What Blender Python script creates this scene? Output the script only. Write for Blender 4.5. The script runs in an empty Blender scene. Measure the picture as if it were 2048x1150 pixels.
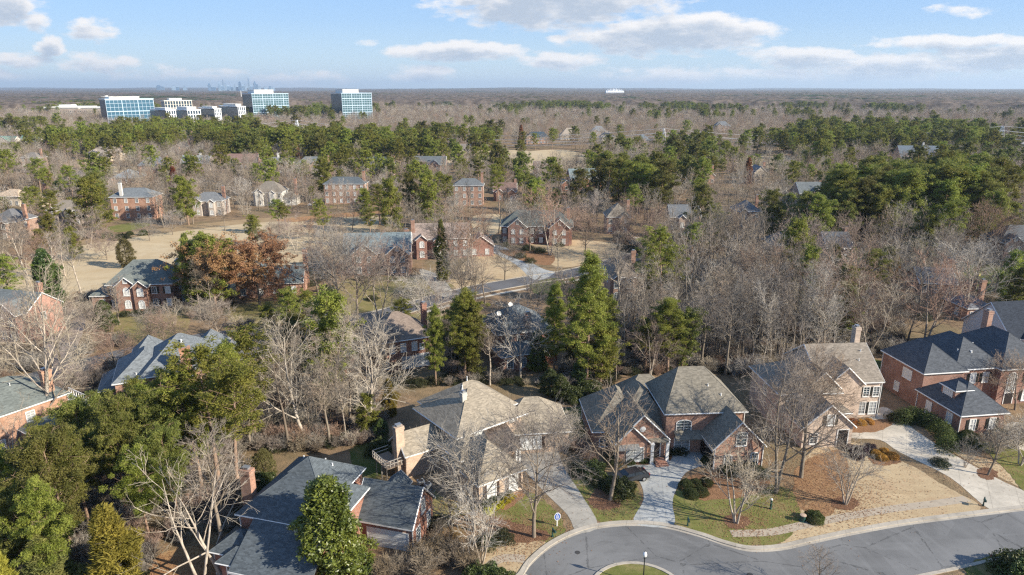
import bpy, math, random
import numpy as np
from mathutils import Vector, Matrix, noise as mnoise
R=math.radians
random.seed(7); RNG=np.random.default_rng(7)
sc=bpy.context.scene; COL=sc.collection
# ------------------------------------------------------------------ camera
F=1365.;H=50.;TH=math.atan(398/F); CS,SN=math.cos(TH),math.sin(TH)
def P(px,py,z=0.):
    "ground (or height z) point seen at a photo pixel"
    u=(px-1024)/F; v=(py-575)/F
    t=(z-H)/(-SN-v*CS)
    return (u*t,(CS-v*SN)*t)
def Q(x,y,z):
    d=y*CS-(z-H)*SN; w=y*SN+(z-H)*CS
    if d<=1: return (-9999,-9999)
    return (1024+F*x/d,575-F*w/d)
def ztop(x,y,py):
    "height above the ground point x,y that shows at photo row py"
    v=(py-575)/F; return H+y*(-SN-v*CS)/(CS-v*SN)
cam=bpy.data.cameras.new('camera'); co=bpy.data.objects.new('camera',cam); COL.objects.link(co)
cam.lens=24.0; cam.sensor_width=36.0; cam.lens=F/2048*36; cam.clip_start=1; cam.clip_end=90000
co.location=(0,0,H); co.rotation_euler=(math.pi/2-TH,0,0); sc.camera=co
# ------------------------------------------------------------------ node helpers
class NT:
    def __init__(s,tree): s.t=tree; s.n=tree.nodes; s.l=tree.links
    def node(s,ty,ins=None,**kw):
        nd=s.n.new(ty)
        for k,v in kw.items(): setattr(nd,k,v)
        for k,v in (ins or {}).items():
            sk=nd.inputs[k]
            if isinstance(v,bpy.types.NodeSocket): s.l.new(v,sk)
            else:
                try: sk.default_value=v
                except Exception: sk.default_value=(*v,1.0)
        return nd
    def math(s,op,a,b=0.0,c=0.0,clamp=False):
        nd=s.node('ShaderNodeMath',{0:a,1:b,2:c},operation=op); nd.use_clamp=clamp; return nd.outputs[0]
    def mix(s,f,a,b,bt='MIX'):
        nd=s.n.new('ShaderNodeMix'); nd.data_type='RGBA'; nd.blend_type=bt
        for i,v in ((0,f),(6,a),(7,b)):
            if isinstance(v,bpy.types.NodeSocket): s.l.new(v,nd.inputs[i])
            else: nd.inputs[i].default_value=v if i==0 else (*v,1.0)
        return nd.outputs[2]
    def noise(s,vec,scale,detail=3,rough=.55,dist=0.0,out=0):
        nd=s.node('ShaderNodeTexNoise',{'Scale':scale,'Detail':detail,'Roughness':rough,'Distortion':dist})
        if vec is not None: s.l.new(vec,nd.inputs['Vector'])
        return nd.outputs[out]
    def ramp(s,f,stops):
        nd=s.n.new('ShaderNodeValToRGB'); cr=nd.color_ramp
        while len(cr.elements)<len(stops): cr.elements.new(.5)
        for e,(p,c) in zip(cr.elements,stops): e.position=p; e.color=(*c,1) if len(c)==3 else c
        s.l.new(f,nd.inputs[0]); return nd.outputs[0]
    def mapr(s,v,a,b,c=0.,d=1.,smooth=True):
        nd=s.node('ShaderNodeMapRange',{0:v,1:a,2:b,3:c,4:d},interpolation_type='SMOOTHSTEP' if smooth else 'LINEAR'); return nd.outputs[0]
MATS={}
def mat(name,fn,*a,**k):
    key=(name,)+a+tuple(sorted(k.items()))
    if key in MATS: return MATS[key]
    m=bpy.data.materials.new(name); m.use_nodes=True; m.node_tree.nodes.clear()
    nt=NT(m.node_tree); out=nt.n.new('ShaderNodeOutputMaterial')
    sh=fn(nt,*a,**k); nt.l.new(sh,out.inputs['Surface']); MATS[key]=m; return m
def pbsdf(nt,col,rough=.8,spec=.3,bump=None,bs=.3,bd=.05,**kw):
    nd=nt.n.new('ShaderNodeBsdfPrincipled')
    def put(k,v):
        if isinstance(v,bpy.types.NodeSocket): nt.l.new(v,nd.inputs[k])
        else: nd.inputs[k].default_value=(*v,1.0) if (isinstance(v,tuple) and len(v)==3) else v
    put('Base Color',col); put('Roughness',rough); put('Specular IOR Level',spec)
    for k,v in kw.items(): put(k,v)
    if bump is not None:
        b=nt.node('ShaderNodeBump',{'Strength':bs,'Distance':bd,'Height':bump}); nt.l.new(b.outputs[0],nd.inputs['Normal'])
    return nd.outputs[0]
def objc(nt): return nt.n.new('ShaderNodeTexCoord').outputs['Object']
def uvc(nt): return nt.n.new('ShaderNodeTexCoord').outputs['UV']
def geo(nt): return nt.n.new('ShaderNodeNewGeometry').outputs['Position']
def rnd(nt): return nt.n.new('ShaderNodeObjectInfo').outputs['Random']
def scl(nt,v,x,y,z=1): return nt.node('ShaderNodeMapping',{0:v,3:(x,y,z)}).outputs[0]
def dim(c,f): return tuple(min(1,x*f) for x in c)
# ---- surface materials
def f_brick(nt,c,vary=.35,mortar=(.42,.38,.34)):
    uv=uvc(nt)
    b=nt.node('ShaderNodeTexBrick',{'Vector':uv,'Color1':(*dim(c,1+vary),1),'Color2':(*dim(c,1-vary),1),'Mortar':(*mortar,1),'Scale':1.0,'Mortar Size':.009,'Brick Width':.24,'Row Height':.085,'Bias':-.1})
    n=nt.noise(uv,.45,4,.6); k=nt.noise(uv,3.2,2,.7)
    col=nt.mix(nt.mapr(n,.35,.7),b.outputs['Color'],nt.mix(.5,b.outputs['Color'],dim(c,.6)))
    col=nt.mix(nt.mapr(k,.55,.75,0,.45),col,dim(c,1.7))
    return pbsdf(nt,col,.9,.2,b.outputs['Fac'],.25,.01)
def f_roof(nt,c,blotch=.35,streak=None):
    uv=uvc(nt)
    rows=nt.math('FRACT',nt.math('MULTIPLY',nt.node('ShaderNodeSeparateXYZ',{0:uv}).outputs[1],1/.16))
    tabs=nt.node('ShaderNodeTexVoronoi',{'Vector':scl(nt,uv,2.4,6.2),'Scale':1.0,'Randomness':1.0}).outputs['Color']
    tb=nt.node('ShaderNodeSeparateColor',{0:tabs}).outputs[0]
    n=nt.noise(uv,.6,6,.7); fine=nt.noise(uv,9.,3,.7)
    col=nt.mix(tb,dim(c,.66),dim(c,1.32))
    stn=nt.noise(scl(nt,uv,2.2,.18),1.,4,.6); col=nt.mix(nt.mapr(stn,.5,.72,0,.35),col,dim(c,.55)); col=nt.mix(nt.mapr(n,.3,.75,0,blotch),col,dim(c,.62) if streak is None else streak)
    col=nt.mix(nt.mapr(fine,.3,.7,0,.3),col,dim(c,1.5))
    col=nt.mix(nt.mapr(rows,.0,.25,.4,0),col,dim(c,.35))
    return pbsdf(nt,col,.95,.15,nt.math('ADD',nt.math('MULTIPLY',rows,.5),tb),.5,.02)
def f_paint(nt,c,rough=.6,dirt=.18,sc_=1.2):
    o=objc(nt); n=nt.noise(o,sc_,5,.65)
    return pbsdf(nt,nt.mix(nt.mapr(n,.35,.8,0,dirt),c,dim(c,.5)),rough,.3)
def f_stucco(nt,c):
    uv=uvc(nt); n=nt.noise(uv,.7,5,.6); k=nt.noise(uv,22,2,.6)
    return pbsdf(nt,nt.mix(nt.mapr(n,.3,.8,0,.3),c,dim(c,.7)),.9,.2,k,.4,.01)
def f_glass(nt,c=(.035,.05,.06)):
    r=rnd(nt); o=objc(nt); n=nt.noise(o,1.3,2)
    col=nt.mix(nt.mapr(n,.4,.65),c,dim(c,2.6))
    col=nt.mix(nt.mapr(r,.45,.75,0,.75),col,(.42,.43,.42))
    return pbsdf(nt,col,.12,.6)
def f_metalroof(nt,c):
    uv=uvc(nt); x=nt.math('FRACT',nt.math('MULTIPLY',nt.node('ShaderNodeSeparateXYZ',{0:uv}).outputs[0],2.4))
    seam=nt.mapr(x,.0,.12,1,0); n=nt.noise(uv,1.2,4)
    return pbsdf(nt,nt.mix(seam,nt.mix(nt.mapr(n,.3,.7,0,.4),c,dim(c,1.6)),dim(c,1.9)),.5,.4,seam,.6,.03,Metallic=.2)
def f_bark(nt,c,pale=.5):
    o=objc(nt); n=nt.noise(scl(nt,o,1,1,.25),5,4,.65); k=nt.noise(o,.9,3); r=rnd(nt)
    c1=nt.mix(nt.mapr(n,.3,.7),dim(c,.6),dim(c,1.35)); c1=nt.mix(nt.mapr(k,.45,.7,0,pale),c1,dim(c,1.7))
    c1=nt.mix(nt.math('MULTIPLY',r,.35),c1,(.30,.23,.17))
    return pbsdf(nt,c1,.9,.15,n,.5,.03)
def f_twig(nt,c,alt):
    o=objc(nt); n=nt.noise(o,1.1,2); r=rnd(nt)
    c1=nt.mix(nt.mapr(n,.3,.7),dim(c,.75),dim(c,1.25)); c1=nt.mix(nt.math('MULTIPLY',r,.8),c1,alt); r2=nt.math('FRACT',nt.math('MULTIPLY',r,37.7)); c1=nt.node('ShaderNodeHueSaturation',{'Hue':.5,'Saturation':nt.mapr(r2,0,1,.55,1.25,False),'Value':nt.mapr(nt.math('FRACT',nt.math('MULTIPLY',r,91.3)),0,1,.72,1.3,False),'Fac':1.0,'Color':c1}).outputs[0]
    return pbsdf(nt,c1,.85,.1)
def f_leaf(nt,c1,c2,dry=(.2,.16,.05),rough=.6,spec=.25,trans=.3,amt=.12,dist=.45):
    o=objc(nt); n=nt.noise(o,dist,3,.6); k=nt.noise(o,4.,2,.6); r=rnd(nt)
    c=nt.mix(nt.mapr(n,.35,.65),c1,c2); c=nt.mix(nt.mapr(k,.55,.75,0,.5),c,dim(c2,1.45))
    c=nt.mix(nt.mapr(k,.25,.40,amt*3,0),c,dry)
    hsv=nt.node('ShaderNodeHueSaturation',{'Hue':nt.mapr(r,0,1,.475,.52,False),'Saturation':1.0,'Value':nt.mapr(r,0,1,.72,1.3,False),'Fac':1.0,'Color':c}).outputs[0]
    p=pbsdf(nt,hsv,rough,spec)
    t=nt.node('ShaderNodeBsdfTranslucent',{0:hsv}).outputs[0]
    return nt.node('ShaderNodeMixShader',{0:trans,1:p,2:t}).outputs[0]
def f_ground(nt):
    g=geo(nt); a=nt.noise(g,.035,5,.6); b=nt.noise(g,.45,5,.65); c=nt.noise(g,4.,4,.7); d=nt.noise(g,.12,3,.6)
    col=nt.ramp(b,[(.25,(.085,.062,.042)),(.45,(.18,.125,.08)),(.62,(.28,.185,.11)),(.8,(.38,.27,.165))])
    col=nt.mix(nt.mapr(a,.45,.62,0,.7),col,(.16,.14,.075))
    col=nt.mix(nt.mapr(d,.5,.7,0,.6),col,(.36,.24,.14))
    col=nt.mix(nt.mapr(c,.35,.7,0,.6),col,dim((.23,.165,.10),1.1))
    return pbsdf(nt,col,1,.05,nt.math('ADD',c,b),.8,.15)
def f_lawn(nt,c1,c2,c3,s=1.,litter=(.27,.185,.10)):
    g=geo(nt); a=nt.noise(g,.06*s,4,.6); b=nt.noise(g,.5*s,5,.7); c=nt.noise(g,6.,4,.75)
    col=nt.mix(nt.mapr(a,.35,.65),c1,c2); col=nt.mix(nt.mapr(b,.42,.7,0,.75),col,c3)
    col=nt.mix(nt.mapr(c,.3,.7,0,.45),col,dim(c1,.5)); e=nt.noise(g,1.7*s,5,.75,.5); col=nt.mix(nt.mapr(e,.56,.72,0,.6),col,c3); e2=nt.noise(g,.22*s,4,.7); col=nt.mix(nt.mapr(e2,.5,.68,0,.6),col,litter); st=nt.noise(scl(nt,g,.5,3.2),.35*s,3,.6); col=nt.mix(nt.mapr(st,.52,.7,0,.3),col,dim(c2,1.25))
    return pbsdf(nt,col,1,.05,c,.6,.06)
def f_mulch(nt,c):
    g=geo(nt); c_=nt.noise(g,9.,4,.75); b=nt.noise(g,.7,3)
    col=nt.ramp(c_,[(.3,dim(c,.35)),(.5,c),(.7,dim(c,1.8))]); col=nt.mix(nt.mapr(b,.4,.7,0,.4),col,dim(c,.6))
    return pbsdf(nt,col,1,.05,c_,.8,.08)
ISL=P(1278,1190)
def f_asphalt(nt,c=(.14,.139,.137)):
    g=geo(nt); a=nt.noise(g,.09,5,.6,.4); b=nt.noise(g,14.,2,.8); k=nt.noise(g,.8,4,.6)
    w=nt.noise(scl(nt,g,.22,1.6),1.,3,.5)
    col=nt.mix(nt.mapr(a,.35,.65),dim(c,.82),dim(c,1.22)); col=nt.mix(nt.mapr(b,.35,.7,0,.35),col,dim(c,1.9))
    col=nt.mix(nt.mapr(k,.55,.8,0,.35),col,dim(c,.6)); col=nt.mix(nt.mapr(w,.5,.75,0,.25),col,dim(c,1.5))
    v=nt.node('ShaderNodeTexVoronoi',{'Vector':g,'Scale':.11},feature='DISTANCE_TO_EDGE').outputs[0]
    wv=nt.math('ADD',v,nt.math('MULTIPLY',nt.math('SUBTRACT',nt.noise(g,1.2,4,.7),.5),.06))
    col=nt.mix(nt.mapr(nt.math('ABSOLUTE',wv),.0,.008,.6,0),col,dim(c,.3))
    sp=nt.node('ShaderNodeSeparateXYZ',{0:nt.node('ShaderNodeVectorMath',{0:g,1:(*ISL,0)},operation='SUBTRACT').outputs[0]}); rr=nt.math('SQRT',nt.math('ADD',nt.math('MULTIPLY',sp.outputs[0],sp.outputs[0]),nt.math('MULTIPLY',sp.outputs[1],sp.outputs[1])))
    cr=nt.node('ShaderNodeCombineXYZ',{0:rr,1:nt.math('MULTIPLY',nt.math('ARCTAN2',sp.outputs[1],sp.outputs[0]),1.3),2:0.0}).outputs[0]
    arc=nt.noise(cr,1.1,4,.6); col=nt.mix(nt.mapr(arc,.48,.75,0,.4),col,dim(c,1.55)); col=nt.mix(nt.mapr(arc,.42,.28,0,.35),col,dim(c,.6))
    pt=nt.node('ShaderNodeSeparateColor',{0:nt.node('ShaderNodeTexVoronoi',{'Vector':g,'Scale':.16,'Randomness':.9},distance='CHEBYCHEV').outputs['Color']}).outputs[0]; col=nt.mix(nt.mapr(pt,.80,.81,0,.2),col,dim(c,.6))
    oil=nt.noise(g,2.6,3,.6); col=nt.mix(nt.mapr(oil,.64,.74,0,.6),col,dim(c,.45))
    return pbsdf(nt,col,.85,.3,b,.25,.02)
def f_concrete(nt,c,joint=0.):
    g=geo(nt); a=nt.noise(g,.25,5,.65); b=nt.noise(g,5.,4,.7); st=nt.noise(g,1.3,4,.6,1.)
    col=nt.mix(nt.mapr(a,.3,.7),dim(c,.78),dim(c,1.12)); col=nt.mix(nt.mapr(b,.4,.75,0,.25),col,dim(c,.55))
    col=nt.mix(nt.mapr(st,.52,.72,0,.45),col,dim(c,.5)); s2=nt.noise(scl(nt,g,.7,.7),1.,5,.7,1.5); col=nt.mix(nt.mapr(s2,.5,.7,0,.3),col,dim(c,1.3))
    if joint:
        sp=nt.node('ShaderNodeSeparateXYZ',{0:nt.node('ShaderNodeMapping',{0:g,2:(0,0,joint)}).outputs[0]})
        for i in (0,1):
            fr=nt.math('FRACT',nt.math('MULTIPLY',sp.outputs[i],1/3.1)); col=nt.mix(nt.mapr(nt.math('ABSOLUTE',nt.math('SUBTRACT',fr,.5)),.0,.014,.55,0),col,dim(c,.3))
    return pbsdf(nt,col,.9,.2,b,.3,.02)
def f_plain(nt,c,rough=.5,spec=.4,metal=0.): return pbsdf(nt,c,rough,spec,Metallic=metal)
def f_canopy(nt):
    g=geo(nt); a=nt.noise(g,.0011,5,.62); b=nt.noise(g,.006,5,.7); c=nt.noise(g,.05,4,.75); d=nt.noise(g,.00035,3,.5)
    bare=nt.mix(nt.mapr(c,.3,.7),(.07,.056,.046),(.19,.15,.12)); green=nt.mix(nt.mapr(c,.3,.7),(.018,.032,.016),(.05,.075,.035))
    k=nt.math('ADD',nt.math('MULTIPLY',a,.45),nt.math('MULTIPLY',b,.55))
    col=nt.mix(nt.mapr(k,.52,.60),bare,green); col=nt.mix(nt.mapr(d,.5,.65,0,.3),col,(.06,.07,.04))
    return pbsdf(nt,col,1,0.)
# ------------------------------------------------------------------ mesh helpers
class MB:
    def __init__(s): s.v=[];s.f=[];s.m=[]
    def poly(s,pts,m=0):
        i=len(s.v); s.v+= [tuple(p) for p in pts]; s.f.append(tuple(range(i,i+len(pts)))); s.m.append(m)
    def mesh(s,pts,faces,m=0):
        i=len(s.v); s.v+=[tuple(p) for p in pts]
        for f in faces: s.f.append(tuple(i+k for k in f)); s.m.append(m)
    def box(s,x0,x1,y0,y1,z0,z1,m=0,M=None):
        p=[(x,y,z) for z in (z0,z1) for y in (y0,y1) for x in (x0,x1)]
        if M is not None: p=[tuple(M@Vector(q)) for q in p]
        s.mesh(p,[(0,2,3,1),(4,5,7,6),(0,1,5,4),(2,6,7,3),(1,3,7,5),(0,4,6,2)],m)
    def prism(s,pts2,z0,z1,m=0,cap=True):
        n=len(pts2); a=sum(pts2[i][0]*pts2[(i+1)%n][1]-pts2[(i+1)%n][0]*pts2[i][1] for i in range(n))
        if a<0: pts2=pts2[::-1]
        p=[(x,y,z0) for x,y in pts2]+[(x,y,z1) for x,y in pts2]
        fs=[(i,(i+1)%n,n+(i+1)%n,n+i) for i in range(n)]
        if cap: fs+= [tuple(range(n-1,-1,-1)),tuple(range(n,2*n))]
        s.mesh(p,fs,m)
    def tube(s,path,rad,k=8,m=0,cap=True):
        path=[Vector(p) for p in path]; n=len(path); pts=[]
        if not hasattr(rad,'__len__'): rad=[rad]*n
        for i,p in enumerate(path):
            d=(path[min(i+1,n-1)]-path[max(i-1,0)]).normalized()
            a=d.cross(Vector((0,0,1)) if abs(d.z)<.9 else Vector((1,0,0))).normalized(); b=d.cross(a)
            for j in range(k):
                t=2*math.pi*j/k; pts.append(p+(a*math.cos(t)+b*math.sin(t))*rad[i])
        fs=[(i*k+j,i*k+(j+1)%k,(i+1)*k+(j+1)%k,(i+1)*k+j) for i in range(n-1) for j in range(k)]
        if cap: fs+=[tuple(range(k-1,-1,-1)),tuple((n-1)*k+j for j in range(k))]
        s.mesh(pts,fs,m)
    def lathe(s,prof,k=12,m=0,c=(0,0)):
        n=len(prof); pts=[(c[0]+r*math.cos(2*math.pi*j/k),c[1]+r*math.sin(2*math.pi*j/k),z) for r,z in prof for j in range(k)]
        fs=[(i*k+j,i*k+(j+1)%k,(i+1)*k+(j+1)%k,(i+1)*k+j) for i in range(n-1) for j in range(k)]
        fs+=[tuple(range(k-1,-1,-1)),tuple((n-1)*k+j for j in range(k))]; s.mesh(pts,fs,m)
    def data(s,name,mats,smooth=False,uv=True):
        me=bpy.data.meshes.new(name); me.from_pydata(s.v,[],s.f)
        for m in (mats if isinstance(mats,(list,tuple)) else [mats]): me.materials.append(m)
        me.polygons.foreach_set('material_index',s.m)
        if smooth: me.polygons.foreach_set('use_smooth',[True]*len(s.f))
        me.update()
        if uv:
            l=me.uv_layers.new(name='UVMap'); data=[]
            for p in me.polygons:
                n=p.normal
                t=Vector((0,0,1)).cross(n) if abs(n.z)<.999 else Vector((1,0,0))
                if t.length<1e-6: t=Vector((1,0,0))
                t.normalize(); b=n.cross(t)
                for vi in p.vertices:
                    c=me.vertices[vi].co; data+=[c.dot(t),c.dot(b)]
            l.data.foreach_set('uv',data)
        return me
    def build(s,name,mats,parent=None,loc=(0,0,0),rz=0,smooth=False):
        return put(name,s.data(name,mats,smooth),parent,loc,rz)
def put(name,me,parent=None,loc=(0,0,0),rz=0,s=1):
    o=bpy.data.objects.new(name,me); COL.objects.link(o); o.location=loc; o.rotation_euler=(0,0,rz)
    if s!=1: o.scale=(s,s,s)
    if parent: o.parent=parent
    return o
def tag(o,label=None,cat=None,group=None,kind=None):
    if label: o['label']=label
    if cat: o['category']=cat
    if group: o['group']=group
    if kind: o['kind']=kind
    return o
def empty(name,loc=(0,0,0),rz=0,label=None,cat=None,group=None):
    o=bpy.data.objects.new(name,None); COL.objects.link(o); o.location=loc; o.rotation_euler=(0,0,rz); o.empty_display_size=.5
    return tag(o,label,cat,group)
def copytree(o,parent=None,loc=None,rz=None,label=None):
    c=o.copy(); COL.objects.link(c); c.parent=parent
    if loc is not None: c.location=loc
    if rz is not None: c.rotation_euler=(0,0,rz)
    if label: c['label']=label
    for ch in o.children: copytree(ch,c)
    return c
def np_mesh(name,V,Fc,mats,smooth=False):
    "V (n,3), Fc (m,3|4) -> mesh"
    k=Fc.shape[1]; me=bpy.data.meshes.new(name); me.vertices.add(len(V)); me.vertices.foreach_set('co',V.astype(np.float32).ravel())
    me.loops.add(Fc.size); me.loops.foreach_set('vertex_index',Fc.astype(np.int32).ravel())
    me.polygons.add(len(Fc)); me.polygons.foreach_set('loop_start',np.arange(0,Fc.size,k,dtype=np.int32))
    if smooth: me.polygons.foreach_set('use_smooth',np.ones(len(Fc),bool))
    for m in (mats if isinstance(mats,(list,tuple)) else [mats]): me.materials.append(m)
    me.update(calc_edges=True); return me
# ------------------------------------------------------------------ world, sun
SUNAZ=R(113); SUNEL=R(27)
sun=bpy.data.lights.new('sun','SUN'); so=bpy.data.objects.new('sun',sun); COL.objects.link(so)
sd=Vector((math.sin(SUNAZ)*math.cos(SUNEL),math.cos(SUNAZ)*math.cos(SUNEL),math.sin(SUNEL)))
so.rotation_euler=(-sd).to_track_quat('-Z','Y').to_euler(); so.location=(60,-30,80)
sun.energy=5.0; sun.angle=R(.5); sun.color=(1,.915,.77)
W=bpy.data.worlds.new('World'); sc.world=W; W.use_nodes=True; W.node_tree.nodes.clear(); nt=NT(W.node_tree)
def cloud_group():
    g=bpy.data.node_groups.new('clouds','ShaderNodeTree')
    g.interface.new_socket('V',in_out='INPUT',socket_type='NodeSocketVector'); g.interface.new_socket('D',in_out='OUTPUT',socket_type='NodeSocketFloat')
    n=NT(g); gi=n.n.new('NodeGroupInput'); go=n.n.new('NodeGroupOutput'); v=gi.outputs[0]
    # cloud banks: azimuth tangent, elevation tangent, half sizes
    L=[(1100,2,235,48,1),(1310,70,200,34,1),(930,102,135,17,.9),(1112,122,85,15,.8),(866,150,55,16,.6),(70,12,110,34,1),(165,40,30,20,.6),(18,103,52,32,.9),(268,60,48,20,.8),(188,95,28,17,.9),
       (130,118,60,14,.6),(270,126,80,17,.6),(1560,116,115,19,.9),(1750,132,200,22,.8),(1920,112,130,26,1),(2050,64,80,36,1),(1850,84,190,13,.8),(640,160,110,12,.4),(1350,150,190,15,.5),(50,150,90,12,.5),(1640,152,260,14,.5),(1830,20,60,8,.3),(760,84,20,5,.4),(1110,78,24,7,.5),(400,148,150,12,.35)]
    warp=n.noise(v,14,4,.6,out=1); w=n.node('ShaderNodeVectorMath',{0:warp,1:(.5,.5,.5)},operation='SUBTRACT').outputs[0]
    w=n.node('ShaderNodeVectorMath',{0:w,1:(.05,.018,0)},operation='MULTIPLY').outputs[0]
    vv=n.node('ShaderNodeVectorMath',{0:v,1:w},operation='ADD').outputs[0]
    cur=None
    for px,py,a,b,s in L:
        u=(px-1024)/F/CS; e=math.tan(math.atan((575-py)/F)-TH)
        d=n.node('ShaderNodeVectorMath',{0:vv,1:(u,e,0)},operation='SUBTRACT').outputs[0]
        d=n.node('ShaderNodeVectorMath',{0:d,1:(F/a/1.08,F/b/1.18,0)},operation='MULTIPLY').outputs[0]
        q=n.node('ShaderNodeVectorMath',{0:d,1:d},operation='DOT_PRODUCT').outputs['Value']
        q=n.math('MULTIPLY',n.math('SUBTRACT',1.0,q),s); cur=q if cur is None else n.math('MAXIMUM',cur,q)
    nz=n.noise(scl(n,v,1,2.6),26,7,.62); nz2=n.noise(scl(n,v,1,2.4),7,4,.5)
    f=n.math('ADD',n.math('MAXIMUM',cur,-1.2),n.math('MULTIPLY',n.math('SUBTRACT',nz,.5),2.1)); f=n.math('ADD',f,n.math('MULTIPLY',n.math('SUBTRACT',nz2,.5),1.2))
    n.l.new(f,go.inputs[0]); return g
cg=cloud_group()
tc=nt.n.new('ShaderNodeTexCoord').outputs['Generated']; sp=nt.node('ShaderNodeSeparateXYZ',{0:tc})
yy=nt.math('MAXIMUM',sp.outputs[1],.05); uu=nt.math('DIVIDE',sp.outputs[0],yy); vv=nt.math('DIVIDE',sp.outputs[2],yy)
cv=nt.node('ShaderNodeCombineXYZ',{0:uu,1:vv,2:0.0}).outputs[0]
def CG(v):
    nd=nt.n.new('ShaderNodeGroup'); nd.node_tree=cg; nt.l.new(v,nd.inputs[0]); return nd.outputs[0]
d0=CG(cv); d1=CG(nt.node('ShaderNodeVectorMath',{0:cv,1:(.006,.011,0)},operation='ADD').outputs[0])
alpha=nt.math('MULTIPLY',nt.mapr(d0,-.12,.6),nt.mapr(sp.outputs[1],.2,.5)); shade=nt.mapr(nt.math('ADD',nt.math('MULTIPLY',d0,.25),nt.math('MULTIPLY',d1,.75)),.0,1.0,1,0)
sky=nt.node('ShaderNodeTexSky',sky_type='NISHITA'); sky.sun_disc=False; sky.sun_elevation=SUNEL; sky.sun_rotation=SUNAZ; sky.altitude=100; sky.air_density=1.0; sky.dust_density=.6; sky.ozone_density=2.0
SKYS=.104
cc=nt.mix(shade,(2.75,3.15,3.75),(5.6,5.4,5.25))
skc=nt.mix(.8,sky.outputs[0],nt.ramp(vv,[(0,(3.5,4.3,4.95)),(.04,(2.75,3.85,5.0)),(.09,(1.95,3.2,5.1)),(.15,(1.6,2.9,5.2)),(.3,(1.5,2.7,4.9)),(.6,(1.15,2.1,4.0))]))
col=nt.mix(nt.math('MULTIPLY',alpha,.95),skc,cc)
bg=nt.node('ShaderNodeBackground',{0:col,1:SKYS}); wo=nt.n.new('ShaderNodeOutputWorld'); nt.l.new(bg.outputs[0],wo.inputs[0])
vs=sc.view_settings; vs.view_transform='Standard'; vs.look='None'; vs.exposure=.88; vs.gamma=1
cy=sc.cycles; cy.max_bounces=5; cy.diffuse_bounces=2; cy.glossy_bounces=2; cy.transmission_bounces=2; cy.volume_bounces=0; cy.caustics_reflective=False; cy.caustics_refractive=False
# ------------------------------------------------------------------ trees
def nrm(a): return a/np.maximum(np.linalg.norm(a,axis=-1,keepdims=True),1e-9)
def segs(S,k):
    S=np.array(S,dtype=float); n=len(S); ref=np.array([.31,.23,.92])
    p0,p1,t0,t1,r0,r1=S[:,0:3],S[:,3:6],nrm(S[:,6:9]),nrm(S[:,9:12]),S[:,12],S[:,13]
    th=2*np.pi*np.arange(k)/k; c,s=np.cos(th),np.sin(th); V=np.empty((n,2,k,3))
    for i,(p,t,r) in enumerate(((p0,t0,r0),(p1,t1,r1))):
        a=nrm(np.cross(t,ref)); b=np.cross(t,a)
        V[:,i]=p[:,None]+(a[:,None]*c[None,:,None]+b[:,None]*s[None,:,None])*r[:,None,None]
    base=(np.arange(n)*2*k)[:,None]; j=np.arange(k)[None]; j2=(j+1)%k
    Fq=np.stack([base+j,base+j2,base+k+j2,base+k+j],-1).reshape(-1,4)
    return V.reshape(-1,3),Fq
def joinq(parts):
    V=[];Fc=[];o=0
    for v,f in parts: V.append(v); Fc.append(f+o); o+=len(v)
    return np.concatenate(V),np.concatenate(Fc)
class Tree:
    def __init__(s,seed): s.r=random.Random(seed); s.seg={}
    def chain(s,p,d,L,r0,r1,n,wob,up,key,k):
        pts=[p.copy()]; dirs=[d.normalized()]; rr=s.r; d=d.normalized()
        for i in range(n):
            d=(d+Vector((rr.gauss(0,wob),rr.gauss(0,wob),rr.gauss(0,wob)+up))).normalized()
            p=p+d*(L/n); pts.append(p.copy()); dirs.append(d.copy())
        rad=[r0+(r1-r0)*i/n for i in range(n+1)]
        for i in range(n): s.seg.setdefault((key,k),[]).append((*pts[i],*pts[i+1],*dirs[i],*dirs[i+1],rad[i],rad[i+1]))
        return pts,dirs,rad
    def at(s,ch,t):
        pts,dirs,rad=ch; x=t*(len(pts)-1); i=min(int(x),len(pts)-2); f=x-i
        return pts[i].lerp(pts[i+1],f),dirs[i].lerp(dirs[i+1],f).normalized(),rad[i]*(1-f)+rad[i+1]*f
    def side(s,d,ang,phi=None):
        a=d.cross(Vector((.3,.2,.93))).normalized(); b=d.cross(a); phi=s.r.uniform(0,6.283) if phi is None else phi
        return (d*math.cos(ang)+(a*math.cos(phi)+b*math.sin(phi))*math.sin(ang)).normalized()
    def mesh(s,key,name,m):
        parts={}
        ps=[segs(v,k) for (kk,k),v in s.seg.items() if kk==key]
        V,Fq=joinq(ps); return np_mesh(name,V,Fq,m,True)
BARK=mat('bark',f_bark,(.19,.16,.125)); BARKD=mat('bark_dark',f_bark,(.10,.085,.07)); BARKP=mat('bark_pale',f_bark,(.38,.33,.27),pale=.6); PINEB=mat('pine_bark',f_bark,(.26,.17,.12))
TWIG=mat('twig',f_twig,(.265,.23,.19),(.28,.215,.165)); TWIGP=mat('twig_pale',f_twig,(.40,.35,.28),(.34,.29,.22)); TWIGR=mat('twig_red',f_twig,(.31,.215,.17),(.27,.205,.16)); TWIGD=mat('twig_dark',f_twig,(.15,.12,.10),(.18,.14,.11))
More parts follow.
